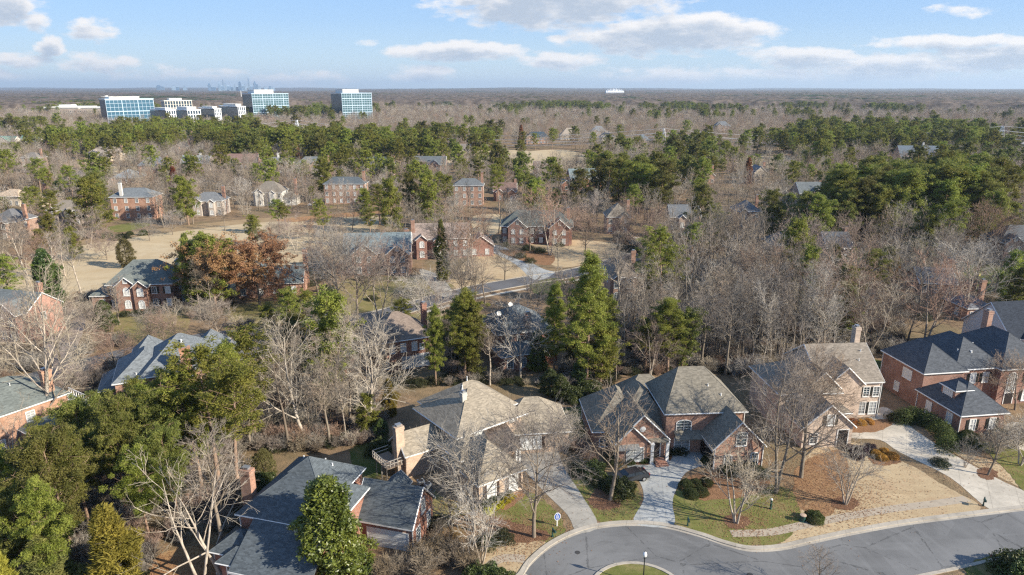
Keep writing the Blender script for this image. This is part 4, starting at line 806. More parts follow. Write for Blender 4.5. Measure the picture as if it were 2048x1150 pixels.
def ribbon(name,line,w,z,m,sm=True,kind='structure',top=None,n=6):
    if sm: line=smooth(line,False,n)
    mb=MB(); L=[];Rr=[]
    for i,p in enumerate(line):
        a=Vector((*line[max(0,i-1)],0)); b=Vector((*line[min(len(line)-1,i+1)],0)); d=(b-a).normalized(); nn=Vector((-d.y,d.x,0)); ww=w[0]+(w[1]-w[0])*i/(len(line)-1) if isinstance(w,tuple) else w
        q=Vector((*p,0)); L.append(q+nn*ww/2); Rr.append(q-nn*ww/2)
    if top is None:
        for i in range(len(line)-1): mb.poly([(*Rr[i][:2],0),(*Rr[i+1][:2],0),(*L[i+1][:2],0),(*L[i][:2],0)])
    else:
        for i in range(len(line)-1):
            a,b,c,d=[tuple(v[:2]) for v in (Rr[i],Rr[i+1],L[i+1],L[i])]
            mb.poly([(*a,top),(*b,top),(*c,top),(*d,top)]); mb.poly([(*a,-.05),(*b,-.05),(*b,top),(*a,top)]); mb.poly([(*d,-.05),(*c,-.05),(*c,top),(*d,top)])
    o=mb.build(name,m,None,(0,0,z)); tag(o,kind=kind); return [tuple(v[:2]) for v in L]+[tuple(v[:2]) for v in Rr[::-1]]
GROUND=mat('leaf_litter_ground',f_ground)
mb=MB(); 
g=[-40000,-3000,-600,600,3000,40000]; gy=[-2000,-100,600,3000,40000]
for i in range(5):
    for j in range(4): mb.poly([(g[i],gy[j],0),(g[i+1],gy[j],0),(g[i+1],gy[j+1],0),(g[i],gy[j+1],0)])
tag(mb.build('ground',GROUND),kind='structure')
LG=mat('green_lawn',f_lawn,(.135,.15,.042),(.185,.185,.058),(.27,.23,.10)); LT=mat('dormant_lawn',f_lawn,(.55,.43,.27),(.47,.36,.22),(.38,.27,.16),litter=(.38,.26,.16)); LO=mat('olive_lawn',f_lawn,(.20,.18,.065),(.27,.22,.10),(.33,.25,.13)); LF=mat('fairway_grass',f_lawn,(.56,.45,.295),(.50,.39,.24),(.44,.33,.19),s=.35,litter=(.42,.31,.18)); LB=mat('orange_bank',f_lawn,(.42,.24,.12),(.36,.2,.1),(.3,.16,.08),s=.6)
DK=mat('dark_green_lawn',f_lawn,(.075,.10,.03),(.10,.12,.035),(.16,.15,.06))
ASP=mat('asphalt',f_asphalt); ASP2=mat('old_asphalt',f_asphalt,(.10,.10,.105)); CON=mat('pale_concrete',f_concrete,(.52,.465,.38),joint=.5); CONG=mat('grey_concrete',f_concrete,(.38,.385,.37),joint=.15); CONW=mat('worn_concrete',f_concrete,(.36,.335,.29),joint=.8); KERB=mat('kerb_concrete',f_concrete,(.42,.375,.31),joint=.3); MUL=mat('mulch',f_mulch,(.17,.095,.06)); PAV=mat('brick_paving',f_concrete,(.36,.29,.24)); STRAW=mat('pine_straw',f_mulch,(.24,.135,.075))
# main street: the kerb line around the turning circle and along the right
kline=PX((1010,1175),(1040,1150),(1060,1122),(1100,1088),(1150,1063),(1200,1050),(1262,1045),(1330,1050),(1400,1068),(1450,1085),(1500,1096),(1560,1093),(1620,1080),(1700,1063),(1800,1045),(1900,1032),(2048,1014),(2200,996))
kl=smooth(kline,False,6); kb=[(x,y) for x,y in kl]
cx,cyy=P(1275,1215); 
low=PX((2200,1092),(2048,1108),(1900,1140),(1760,1170),(1600,1215)); roadpoly=kb+low+[(26,48),(14,40),(0,44),(-3,52)]
STREET=sheet('street',roadpoly,.012,ASP,sm=False); ribbon('kerb',kb,.62,.0,KERB,sm=False,top=.11); ribbon('gutter',[(x+(0.5 if i<8 else 0),y-.5*(1 if i>6 else .3)) for i,(x,y) in enumerate(kb)],.4,.018,KERB,sm=False)
ribbon('kerb',low,.4,.0,KERB,top=.11)
# island in the turning circle
ic=P(1278,1190); ir=5.0; isl=[(ic[0]+ir*math.cos(t*math.pi/18),ic[1]+ir*.98*math.sin(t*math.pi/18)) for t in range(37)]
ribbon('kerb',isl,.38,.0,KERB,sm=False,top=.12); sheet('island_grass',isl[:-1],.05,LG,sm=False)
# sidewalk at right and near left
sw=[(x-0.2,y+2.6) for x,y in smooth(PX((1480,1096),(1560,1093),(1620,1080),(1700,1063),(1800,1045),(1900,1032),(1965,1022)),False,5)]
SWP=ribbon('sidewalk',sw,1.3,.024,mat('tan_walk',f_paint,(.40,.335,.255),rough=.9,dirt=.45,sc_=.9),sm=False); ribbon('sidewalk',PX((960,1150),(1000,1118),(1050,1118)),1.3,.02,mat('tan_walk',f_paint,(.40,.335,.255),rough=.9,dirt=.45,sc_=.9))
# driveways
DR={}
DR['B']=sheet('driveway',PX((1196,1050),(1155,1065),(1135,1030),(1090,985),(1050,940),(1042,905),(1065,880),(1110,885),(1125,930),(1160,985)),.022,CONW,n=4)
DR['C']=sheet('driveway',PX((1268,1046),(1345,1052),(1345,1010),(1350,985),(1372,945),(1415,925),(1405,890),(1330,880),(1270,905),(1255,940),(1280,965),(1287,1000)),.024,CONG,n=4)
DR['D']=sheet('driveway',PX((2048,1012),(2100,1004),(2010,965),(1900,905),(1830,860),(1790,825),(1760,815),(1725,850),(1700,875),(1760,880),(1800,905),(1900,955),(1985,1022)),.022,CON,n=4)
DR['E']=sheet('driveway',PX((2020,845),(2100,860),(2140,900),(2060,910),(2010,880)),.022,CON)
DR['K']=sheet('driveway',PX((90,690),(130,640),(100,620),(160,618),(170,650),(150,700),(120,740),(95,720)),.02,PAV)
DR['M']=sheet('driveway',PX((612,604),(640,596),(668,625),(690,655),(650,662),(600,672),(575,664),(622,640)),.018,CONW)
DR['P']=sheet('driveway',PX((975,498),(1005,492),(1080,535),(1110,545),(1070,560),(1030,528)),.018,CONG)
DR['Q']=sheet('driveway',PX((1250,474),(1300,478),(1345,490),(1330,500),(1270,488)),.018,CON)
DR['N']=sheet('driveway',PX((840,538),(880,552),(905,585),(880,592),(850,560)),.018,CONW)
# middle road
mroad=PX((60,760),(200,722),(330,690),(450,672),(560,663),(640,650),(720,640),(800,620),(880,597),(960,578),(1060,560),(1150,545),(1230,524),(1300,505),(1360,492),(1450,480)); MROAD=ribbon('middle_road',mroad,7.2,.016,ASP2); 
ribbon('kerb',[(x-1.2,y+3.7) for x,y in mroad[5:]],.4,.0,KERB,top=.1); ribbon('kerb',[(x+1.2,y-3.7) for x,y in mroad[5:]],.4,.0,KERB,top=.1)
ribbon('sidewalk',[(x+2.2,y-6.2) for x,y in mroad[6:13]],1.3,.018,CON)
# lawns
LAWN=[]
def lawn(name,pts,z,m,**k): q=sheet(name,PX(*pts),z+(.0012 if P(*pts[0])[1]<90 else .004)*(len(LAWN)%9),m,edge=.22,n=9,**k); LAWN.append(q); return q
lawn('lawn',((1010,1000),(1060,985),(1100,1010),(1128,1050),(1120,1075),(1080,1085),(1020,1050),(985,1030)),.008,LG)
lawn('lawn',((1140,970),(1165,955),(1250,955),(1278,985),(1278,1030),(1255,1044),(1205,1044),(1165,1015)),.008,LG)
lawn('lawn',((1350,990),(1380,975),(1500,965),(1590,985),(1600,1040),(1560,1085),(1500,1090),(1440,1080),(1390,1060),(1348,1045)),.008,LG)
lawn('dormant_lawn',((1590,980),(1620,900),(1700,885),(1780,910),(1880,965),(1960,1015),(1900,1030),(1700,1060),(1590,1085),(1560,1088)),.006,LT)
lawn('leafy_yard',((1590,1000),(1600,930),(1680,900),(1700,960),(1680,1010),(1640,1040)),.010,mat('leafy_lawn',f_lawn,(.30,.17,.09),(.38,.24,.13),(.22,.12,.06),s=3))
lawn('dormant_lawn',((1885,890),(1960,915),(2100,960),(2100,1000),(2040,975),(1940,925)),.008,LT); lawn('lawn',((1960,885),(2060,905),(2130,960),(2060,985),(2020,950)),.010,LG)
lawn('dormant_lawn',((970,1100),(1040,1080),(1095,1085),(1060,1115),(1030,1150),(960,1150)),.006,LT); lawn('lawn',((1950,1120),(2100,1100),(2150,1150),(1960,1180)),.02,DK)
lawn('leafy_yard',((310,1120),(400,1090),(470,1110),(470,1200),(330,1220)),.006,mat('leafy_lawn2',f_lawn,(.34,.18,.09),(.42,.28,.14),(.25,.13,.07),s=2))
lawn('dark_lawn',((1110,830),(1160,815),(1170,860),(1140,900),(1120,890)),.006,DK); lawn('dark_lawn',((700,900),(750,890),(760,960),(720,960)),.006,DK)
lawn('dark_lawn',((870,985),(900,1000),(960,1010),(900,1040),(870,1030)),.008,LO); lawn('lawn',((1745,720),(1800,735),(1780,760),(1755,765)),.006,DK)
lawn('rough_grass',((-80,560),(40,515),(150,484),(220,470),(330,456),(500,438),(640,431),(760,425),(800,440),(770,480),(700,512),(640,535),(600,562),(540,572),(380,582),(200,596),(40,604),(-80,606)),.004,mat('rough_grass',f_lawn,(.40,.29,.17),(.33,.24,.14),(.28,.19,.11),s=.7)); lawn('fairway',((-60,560),(60,525),(150,495),(220,482),(330,466),(500,447),(640,438),(735,432),(760,440),(740,470),(680,500),(600,520),(610,540),(540,555),(380,565),(200,580),(40,590),(-60,590)),.006,LF)
lawn('orange_bank',((555,440),(640,430),(740,423),(790,422),(760,430),(640,438),(590,444)),.012,LB); lawn('fairway',((940,435),(1000,430),(1000,462),(960,470)),.01,LF)
lawn('dormant_lawn',((950,510),(1010,512),(1060,540),(1040,560),(975,572),(905,590),(900,560)),.008,LT); lawn('olive_lawn',((690,560),(780,552),(890,562),(905,590),(800,612),(700,625),(670,600)),.006,LO)
lawn('olive_lawn',((215,630),(330,612),(380,640),(350,680),(250,690)),.006,LO); lawn('olive_lawn',((460,612),(600,602),(600,640),(480,650)),.006,LO); lawn('dormant_lawn',((1060,480),(1190,482),(1280,500),(1230,515),(1120,535),(1080,500)),.006,LT)
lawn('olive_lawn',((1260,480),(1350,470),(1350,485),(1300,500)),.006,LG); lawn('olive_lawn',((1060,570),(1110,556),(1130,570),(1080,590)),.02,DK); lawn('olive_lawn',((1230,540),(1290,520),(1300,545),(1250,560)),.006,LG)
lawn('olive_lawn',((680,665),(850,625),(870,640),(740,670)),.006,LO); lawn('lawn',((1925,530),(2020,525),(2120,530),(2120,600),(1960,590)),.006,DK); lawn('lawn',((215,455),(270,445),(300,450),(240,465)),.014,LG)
lawn('far_field',((1045,334),(1050,305),(1130,300),(1190,318),(1200,334),(1060,345)),.02,LF); lawn('far_field',((1470,325),(1510,312),(1600,318),(1560,340)),.02,LF); lawn('far_field',((130,330),(180,322),(250,335),(230,350),(150,346)),.02,LF); lawn('far_field',((1680,345),(1780,330),(1800,338),(1700,352)),.02,LF)
lawn('far_field',((820,310),(1040,300),(1040,325),(740,330)),.02,LF)
for q in (((1178,1000),(1200,975),(1235,985),(1240,1010),(1215,1020),(1190,1016)),((985,1035),(1030,1045),(1095,1065),(1085,1082),(1020,1085),(985,1075)),((1450,1035),(1475,1028),(1500,1040),(1480,1058),(1455,1052)),((1665,1000),(1690,992),(1718,1005),(1700,1020),(1670,1016)),((1955,940),(1975,935),(1995,945),(1985,960),(1960,955))): sheet('mulch_bed',PX(*q),.030,MUL,edge=.16,n=9)
for q in (((985,1000),(1030,975),(1050,990),(1010,1020)),((1700,850),(1760,838),(1785,845),(1760,862),(1705,865)),((1740,905),(1790,905),(1800,925),(1750,930)),((1250,910),(1330,895),(1340,920),(1270,930)),((1370,960),(1420,945),(1530,950),(1520,985),(1400,1000)),((1000,500),(1100,505),(1100,530),(1040,520))): sheet('mulch_bed',PX(*q),.028,STRAW,edge=.16,n=9)
# drain inlet and patches on the street
ROADS=[STREET,SWP,MROAD]+list(DR.values())
# ------------------------------------------------------------------ planting
def to_px(x,y,z=0): return Q(x,y,z)
SHORT=['slate-roofed house behind the magnolia','buff brick house with porch columns','orange brick house with three gables','pale pink brick house','red brick house with dormer','orange brick house with sunroom','grey many-peaked roof','long brown-roofed brick house','house with satellite dishes',
 'far left gabled brick house','brown house with arched white doorway','house behind the russet oak','blue-grey roofed house behind the thicket','pinkish-roofed brick house','dark-roofed house with portico','tan-roofed house at the road bend','house with three sharp gables','brick house on the green lawn','three-storey orange brick house','cream stucco villa','dark house by the fairway pines','white rendered house','tall brick house above the orange bank','narrow brick house by the twin pines','brown-roofed house by the fairway','teal-roofed brick house','gabled house by the rusty cypress','wide blue-roofed house below the pines','tall-gabled house below the pines','brown house with white chimney','house with long reddish roof','pale house with dormers','grey pyramid-roofed house','cream house by the dry field','long low grey-roofed house','low brown-roofed house','dull brick house at left edge','small orange brick house','far left green-roofed condominium','twin-gabled condominium','dark slate-roofed far house','cream house with peaked roof','cream house by the pylon','brick house with bright slate gable','cream gabled house at right','small brick house between two pines','brown pyramid-roofed house','grey house above the right woods','pale house at right edge','brown-roofed house behind the central pines','small dark gabled house','grey cottage wing','white-sided house','small brick garage','house lost in right-hand woods','grey house behind pale trees','long low house left of the lawn','house with white deck rails','house behind the peaked tan roof','slate house left of the pylon','far house above the rusty cypress','house right of the twin pines','grey house in centre-right woods','house left of the far field','grey gabled far-right house','dark-roofed house left of the fairway']
LM=[(s,HOUSES[i][0].matrix_basis.translation[:2]) for i,s in enumerate(SHORT[:len(HOUSES)])]
LMC=[]
for i,(s,o) in enumerate(LM):
    r=HOUSES[i][0]; a=r.rotation_euler.z; LMC.append((s,(o[0]+math.cos(a)*6-math.sin(a)*5,o[1]+math.sin(a)*6+math.cos(a)*5)))
ORD=['nearest','second nearest','third nearest','fourth nearest','fifth nearest','sixth nearest','seventh nearest','eighth nearest','ninth nearest','tenth nearest','eleventh nearest','twelfth nearest','thirteenth nearest','fourteenth nearest','fifteenth nearest','sixteenth nearest','seventeenth nearest','eighteenth nearest','nineteenth nearest','twentieth nearest']
ORD+= ['twenty-%s nearest'%w for w in 'first second third fourth fifth sixth seventh eighth ninth'.split()]+['thirtieth nearest']+['thirty-%s nearest'%w for w in 'first second third fourth fifth sixth seventh eighth ninth'.split()]
PHRASE={'bare_round':'spreading leafless tree','bare_tall':'tall slender leafless tree','bare_slim':'thin upright leafless tree','bare_vase':'fan-shaped leafless tree','bare_dark':'dark-twigged leafless tree','bare_pale':'pale-barked leafless tree','bare_small':'small leafless garden tree','bare_big':'big dense leafless tree','bare_limb':'white-limbed leaning leafless tree','pine_tall':'tall bare-stemmed pine','pine_full':'bushy green pine','pine_near':'dense bright green pine','pine_bright':'tall bright yellow-green pine','pine_column':'columnar layered conifer','cedar':'golden green conical cedar','magnolia':'glossy dark magnolia','broadleaf':'broad glossy evergreen tree','holly':'rounded evergreen holly','dark_conifer':'broad dark conifer','column_conifer':'narrow dark green conifer','rust_cypress':'rust-coloured cypress','russet_oak':'oak still holding russet leaves',
 'box':'clipped round green shrub','box2':'round olive green shrub','orange':'orange mounded shrub','yellow':'small yellow-green shrub','purple':'dull purple shrub','azalea':'loose dark green shrub','laurel':'large glossy evergreen shrub','twig':'leafless twiggy shrub','twig2':'pale leafless shrub','twigr':'reddish leafless shrub','straw':'straw-coloured leafless shrub'}
NAME={'bare':('bare_tree','tree','leafless trees among the houses'),'pine':('pine_tree','pine','pines of the neighbourhood'),'ceda':('cedar_tree','cedar','cedars'),'magn':('magnolia_tree','magnolia','magnolias'),'broa':('evergreen_tree','evergreen tree','broad evergreens'),'holl':('holly_tree','holly','rounded hollies'),'dark':('conifer_tree','conifer','dark conifers'),'colu':('conifer_tree','conifer','dark conifers'),'rust':('cypress_tree','cypress','rust-coloured cypresses'),'russ':('oak_tree','oak','russet oaks')}
PL=[]   # planned plants: (species, x, y, height, rot, manual)
def T(sp,px,py,top=None,h=None,w=None):
    w=w or {'pine_near':.74,'pine_full':.88,'pine_tall':1.05}.get(sp,1.)
    x,y=P(px,py); h=h or max(1.,ztop(x,y,top)); PL.append([sp,x,y,h,random.uniform(0,6.28) if sp!='bare_limb' else random.uniform(-.4,.4),True,w])
def S(sp,px,py,s=1.): x,y=P(px,py); PL.append([sp,x,y,s,random.uniform(0,6.28),True,1.])
# trees one can tell apart, by the foot of the trunk and the row of the top
for a in [('bare_small',1220,1000,800),('bare_vase',1068,1074,820),('bare_small',962,1128,965),('bare_vase',948,1062,845),('bare_small',1473,1045,885),('bare_big',1552,985,670),('bare_big',1602,955,655),('bare_big',1630,860,660),('bare_small',1690,1008,890),
 ('bare_limb',445,1152,870),('bare_limb',405,1168,915),('bare_tall',452,1120,820),('bare_pale',82,880,560),('bare_pale',18,985,820),('bare_vase',10,800,600),('bare_pale',1735,705,545),('bare_vase',1850,692,525),('bare_pale',1795,505,402),('bare_vase',1930,640,480),('bare_round',1985,600,460),
 ('bare_pale',615,885,655),('bare_tall',578,900,690),('bare_tall',660,890,700),('bare_pale',733,860,640),('bare_tall',700,850,680),('bare_tall',540,850,700),('bare_tall',500,900,720),('bare_round',440,682,585),('bare_tall',165,600,465),('bare_tall',60,590,430),('bare_tall',110,610,460),('bare_tall',20,600,440),('bare_round',300,690,605),('bare_round',230,740,650),('bare_round',330,700,620),('bare_round',180,700,600),
 ('bare_vase',715,650,470),('bare_vase',680,620,460),('bare_round',650,600,480),('bare_vase',760,640,480),('bare_round',800,640,570),('bare_vase',925,600,500),('bare_round',895,560,420),('bare_vase',940,560,415),('bare_round',1170,505,415),('bare_vase',1100,510,385),('bare_round',1060,505,400),('bare_round',1285,525,410),('bare_round',1320,500,420),('bare_round',1240,480,400),
 ('bare_round',560,480,440),('bare_round',640,690,600),('bare_round',590,720,630),('bare_vase',560,740,640),('bare_round',1010,560,470),('bare_dark',740,745,650),('bare_dark',770,760,660),('bare_round',690,760,660),('bare_dark',1010,740,600),('bare_vase',1040,760,610),('bare_tall',980,770,640),
 ('bare_vase',1530,640,500),('bare_round',1500,600,470),('bare_round',1600,560,430),('bare_round',1420,520,400),('bare_round',1700,540,430),('bare_vase',1640,700,540),('bare_round',1900,560,450),('bare_round',1960,520,400),('bare_vase',1690,650,500),('bare_round',2030,820,700),('bare_small',1975,950,840),('bare_small',1930,935,880),('bare_small',2040,930,830),
 ('bare_small',1130,905,830),('bare_small',1150,880,820),('bare_small',905,1090,960),('bare_vase',1000,960,870),('bare_small',930,1010,900),('bare_vase',1300,760,640),('bare_tall',1450,750,560),('bare_tall',1400,740,570),('bare_small',1640,1190,1100),('bare_small',240,650,560),('bare_round',120,720,600),('bare_round',40,730,600),('bare_small',350,650,600),('bare_small',160,760,690),('bare_dark',190,790,720),
 ('pine_bright',1172,775,508,None,.95),('pine_tall',1200,720,590),('pine_column',1150,730,560),('pine_bright',1108,745,568,None,.8),('pine_full',1215,700,600),('pine_bright',930,765,583,None,.95),('pine_column',945,760,600),('pine_bright',872,770,612,None,.7),('pine_bright',1335,748,598,None,1.15),('pine_full',1362,740,620),('pine_tall',1290,745,640),('pine_tall',1312,565,488),('pine_tall',1380,535,447),('pine_tall',1420,520,448),('pine_full',1605,625,495),('pine_full',1590,500,388),('pine_full',1545,495,385),('pine_full',1630,505,395),('pine_full',860,455,347),('pine_full',830,450,350),('pine_full',785,468,358),('pine_tall',890,440,350),('pine_tall',760,450,370),
 ('pine_tall',650,482,400),('pine_full',512,490,432),('pine_tall',575,470,405),('pine_full',195,440,370),('pine_full',105,490,430),('pine_full',150,470,420),('pine_tall',10,440,395),('pine_full',20,470,425),('pine_full',90,520,460),('column_conifer',385,595,468),('column_conifer',885,560,440),('holly',255,535,478),('holly',212,662,602),('broadleaf',105,622,500),('dark_conifer',1662,570,488),('dark_conifer',1700,560,495),('dark_conifer',2025,645,535),('pine_full',1345,600,500),('holly',1310,600,540),
 ('pine_near',150,1120,860),('pine_near',255,1040,800),('pine_near',330,1000,785),('pine_near',60,1180,985),('pine_near',395,935,765),('pine_near',475,905,690),('pine_tall',510,880,665),('pine_near',200,1000,795),('pine_full',300,900,770),('pine_tall',440,980,705),('pine_near',130,1200,970),('pine_full',355,960,800),('pine_full',20,1130,1010),('pine_tall',480,1000,720),
 ('pine_near',45,1090,905),('pine_near',105,1060,860),('pine_near',185,1075,860),('pine_near',285,985,800),('pine_full',235,935,790),('pine_near',345,930,790),('pine_near',165,960,815),('pine_near',360,1040,850),('pine_near',90,1010,880),('pine_near',300,1080,900),('pine_near',20,1190,1030),('pine_full',420,925,790),('pine_near',265,1010,830),('pine_full',330,880,770),('pine_tall',405,985,740),('bare_tall',20,565,440),('bare_tall',52,548,425),('bare_round',88,562,465),('bare_tall',130,552,440),('bare_round',620,495,430),('bare_round',662,474,415),('bare_round',705,462,400),('bare_vase',592,505,430),('pine_full',735,452,380),('bare_round',345,470,415),('bare_round',300,482,430),('bare_round',540,500,440),('pine_tall',560,470,400),('bare_vase',180,500,420),('bare_round',215,520,455),('pine_full',150,520,455),('bare_round',680,510,440),('bare_tall',450,462,395),('bare_tall',500,458,390),('cedar',240,1200,1018,None,1.25),('cedar',105,1215,1075,None,1.25),('cedar',25,1260,1110),('magnolia',668,1165,960,None,1.32),('russet_oak',445,615,478,None,1.15),('russet_oak',520,612,478,None,1.2),('rust_cypress',72,372,332),('rust_cypress',105,384,342),('rust_cypress',352,392,333),('rust_cypress',597,326,290),('rust_cypress',1494,368,315),('rust_cypress',1785,575,512),('rust_cypress',170,348,325),('rust_cypress',188,348,327),('rust_cypress',1042,295,250),
 ('pine_full',540,690,610),('pine_full',735,870,790),('holly',765,880,840),('holly',1120,800,750),('holly',1160,770,720),('holly',1100,790,740),('dark_conifer',1075,740,660),('cedar',780,830,760),('holly',500,1010,960),('holly',530,960,900),('laurel_t',0,0,0)]:
    if a[0]!='laurel_t': T(*a)
for a in [('box2',1372,975,1.1),('box2',1390,972,1.),('box2',1402,988,1.),('box2',1383,992,1.05),('box2',1412,968,.95),('box',1418,925,1.3),('box',1445,935,1.),('box',1628,1040,1.35),('box',1936,890,1.9),('box',1936,880,1.7),('box',1260,925,1.),('box',1285,922,1.),('azalea',1300,918,.9),('azalea',1230,925,1.2),('azalea',1340,905,1.),('azalea',1358,905,1.),('azalea',1465,945,1.3),('azalea',1490,938,1.3),('azalea',1515,950,1.2),
 ('orange',1706,846,1.),('orange',1722,848,1.),('orange',1738,846,.95),('orange',1752,910,1.),('orange',1768,905,.9),('orange',1785,915,1.05),('orange',1764,918,1.),('purple',1725,905,1.2),('purple',1740,900,1.1),('purple',1715,915,1.1),('purple',1700,900,1.),('yellow',976,1025,1.),('yellow',988,1017,1.),('yellow',1000,1012,1.1),('yellow',1012,1003,1.1),('yellow',1022,996,1.),('box',985,1005,1.),('box',1000,998,1.),('box',1013,990,1.),('box',970,1012,1.),
 ('laurel',1240,985,1.0),('laurel',1185,950,1.),('azalea',1160,945,1.2),('azalea',1200,970,1.),('azalea',1005,1080,1.1),('azalea',975,1090,1.1),('azalea',868,1050,1.),('azalea',885,1045,.9),('box',1775,855,.01),('twigr',880,1100,1.2),('straw',840,1128,1.2),('straw',870,1125,1.5),('straw',800,1148,1.1),('straw',905,1130,1.5),('straw',770,1155,1.1),('straw',850,1150,1.4),('straw',905,1095,1.1),('straw',940,1140,1.3),('laurel',985,1165,.9),('laurel',1000,1175,.9),('laurel',955,1160,.9),
 ('twigr',1160,905,1.3),('twigr',1180,930,1.2),('twigr',1120,890,1.2),('laurel',1150,800,1.1),('laurel',1180,790,1.2),('laurel',1130,790,1.),('laurel',760,905,1.),('laurel',505,985,.9),('laurel',520,975,1.),('azalea',1790,840,1.2),('box',2000,870,1.2),('twig2',2025,895,1.8),('twig2',1990,905,1.6),('twig2',2045,880,1.8),('azalea',1880,930,1.),('box',260,470,1.6),('box',287,470,2.),('laurel',215,475,1.),('laurel',235,480,1.),('azalea',245,478,2.),('box',85,665,1.6),('azalea',700,690,1.2),
 ('azalea',1055,500,1.6),('azalea',1080,505,1.6),('azalea',1120,492,1.3),('azalea',1245,500,1.7),('azalea',1260,502,1.9),('azalea',1280,505,1.6),('box',1010,492,1.6),('azalea',1040,515,1.5),('azalea',1060,525,1.4),('azalea',720,560,1.2),('azalea',745,600,1.2),('box',695,680,1.3),('azalea',250,632,1.2),('azalea',275,630,1.2),('azalea',300,628,1.2),('azalea',325,625,1.2),('azalea',620,570,1.8),('azalea',640,560,1.8),('laurel',610,550,1.1),('laurel',655,585,1.),('box',2005,530,1.8),('box',1965,530,1.8),('box',2035,520,1.6),('laurel',2040,1150,1.3),('laurel',2060,1165,1.3),('twigr',560,720,1.2),('twig',880,1065,1.)]:
    if a[3-0] if False else a[-1]>.05: S(*a)
PL=[p for p in PL if p[3]>.05]
# clipped hedge by the drive
# --- scattered woodland
vn=lambda x,y,s: mnoise.noise(Vector((x*s,y*s,3.1)))
BB=[(min(p[0] for p in q)-m,max(p[0] for p in q)+m,min(p[1] for p in q)-m,max(p[1] for p in q)+m,q) for q in BLOCKED for m in (2.5,)]
LBB=[(min(p[0] for p in q),max(p[0] for p in q),min(p[1] for p in q),max(p[1] for p in q),q) for q in LAWN+ROADS]
MANXY=[(p[1],p[2]) for p in PL if not p[0] in SHR]
def zone(px,py):
    "-> (density, pine share, tall share) of the woods at a place"
    if py>905: return (0,0,0)
    def In(a,b,c,d): return a<=px<=b and c<=py<=d
    if In(160,480,870,905): return (.8,.9,.5)
    if In(400,770,760,905): return (1.9,.14,.95)
    if In(160,480,790,870): return (.9,.8,.5)
    if In(770,1250,690,790): return (1.5,.38,.9) if py<772 else (0,0,0)
    if In(1230,1660,590,752): return (2.1,.03,.97)
    if In(1660,1800,590,720): return (.8,.25,.5)
    if In(1800,2100,560,640): return (.8,.12,.4)
    if In(470,770,690,770): return (1.0,.12,.7)
    if In(470,900,650,760): return (.7,.12,.5)
    if In(-100,470,690,880): return (.4,.12,.4)
    if In(600,1230,640,690): return (.1,.1,.5)
    if py>640: return (.15,.1,.5) if px<1900 else (0,0,0)
    if In(1650,1985,425,490): return (1.7,.95,.5)
    if In(1230,1640,430,640): return (1.2,.08,.6)
    if In(1640,2100,430,600): return (1.,.12,.4)
    if In(290,620,395,462): return (1.5,.04,.6)
    if In(1640,2000,360,425): return (1.0,.15,.4)
    if In(560,1320,470,650): return (.22,.12,.3)
    if py>430: return (.8,.12,.35)
    if In(1190,1330,385,430): return (1.3,.85,.3)
    if In(460,1000,286,338): return (2.2,.80,.5)
    if In(100,300,290,318) or In(240,520,270,318): return (2.,.72,.5)
    if In(470,980,338,352): return (.9,.3,.5)
    if In(1330,1460,320,400): return (.9,.5,.4)
    if In(1560,2000,300,322): return (1.2,.6,.4)
    if In(1640,1960,272,290): return (1.6,.95,.4)
    if py>285: return (1.75,.11,.4)
    return (1.,-1,.2)
OFFT=[(-480,1050,100,260),(-290,1190,140,200)]
def blocked(x,y):
    for a,b,c,d,q in BB:
        if a<x<b and c<y<d: return True
    for a,b,c,d,q in LBB:
        if a<x<b and c<y<d and pip(x,y,q): return True
    return False
FR=[]
for (root,o),(s,c) in zip(HOUSES,LMC):
    FR.append(c)
def frontof(x,y):
    for cx_,cy_ in FR:
        k=8+cy_*.035
        if abs(x*cy_/max(y,1)-cx_)<9 and 0<cy_-y<k+16: return True
    return False
FARB=[];FARP=[]; IDX=dict(bare_round=0,bare_vase=1,bare_tall=2,bare_slim=2,bare_dark=3,pine_tall=4,pine_full=5,pine_near=5,pine_bright=4,pine_column=5)
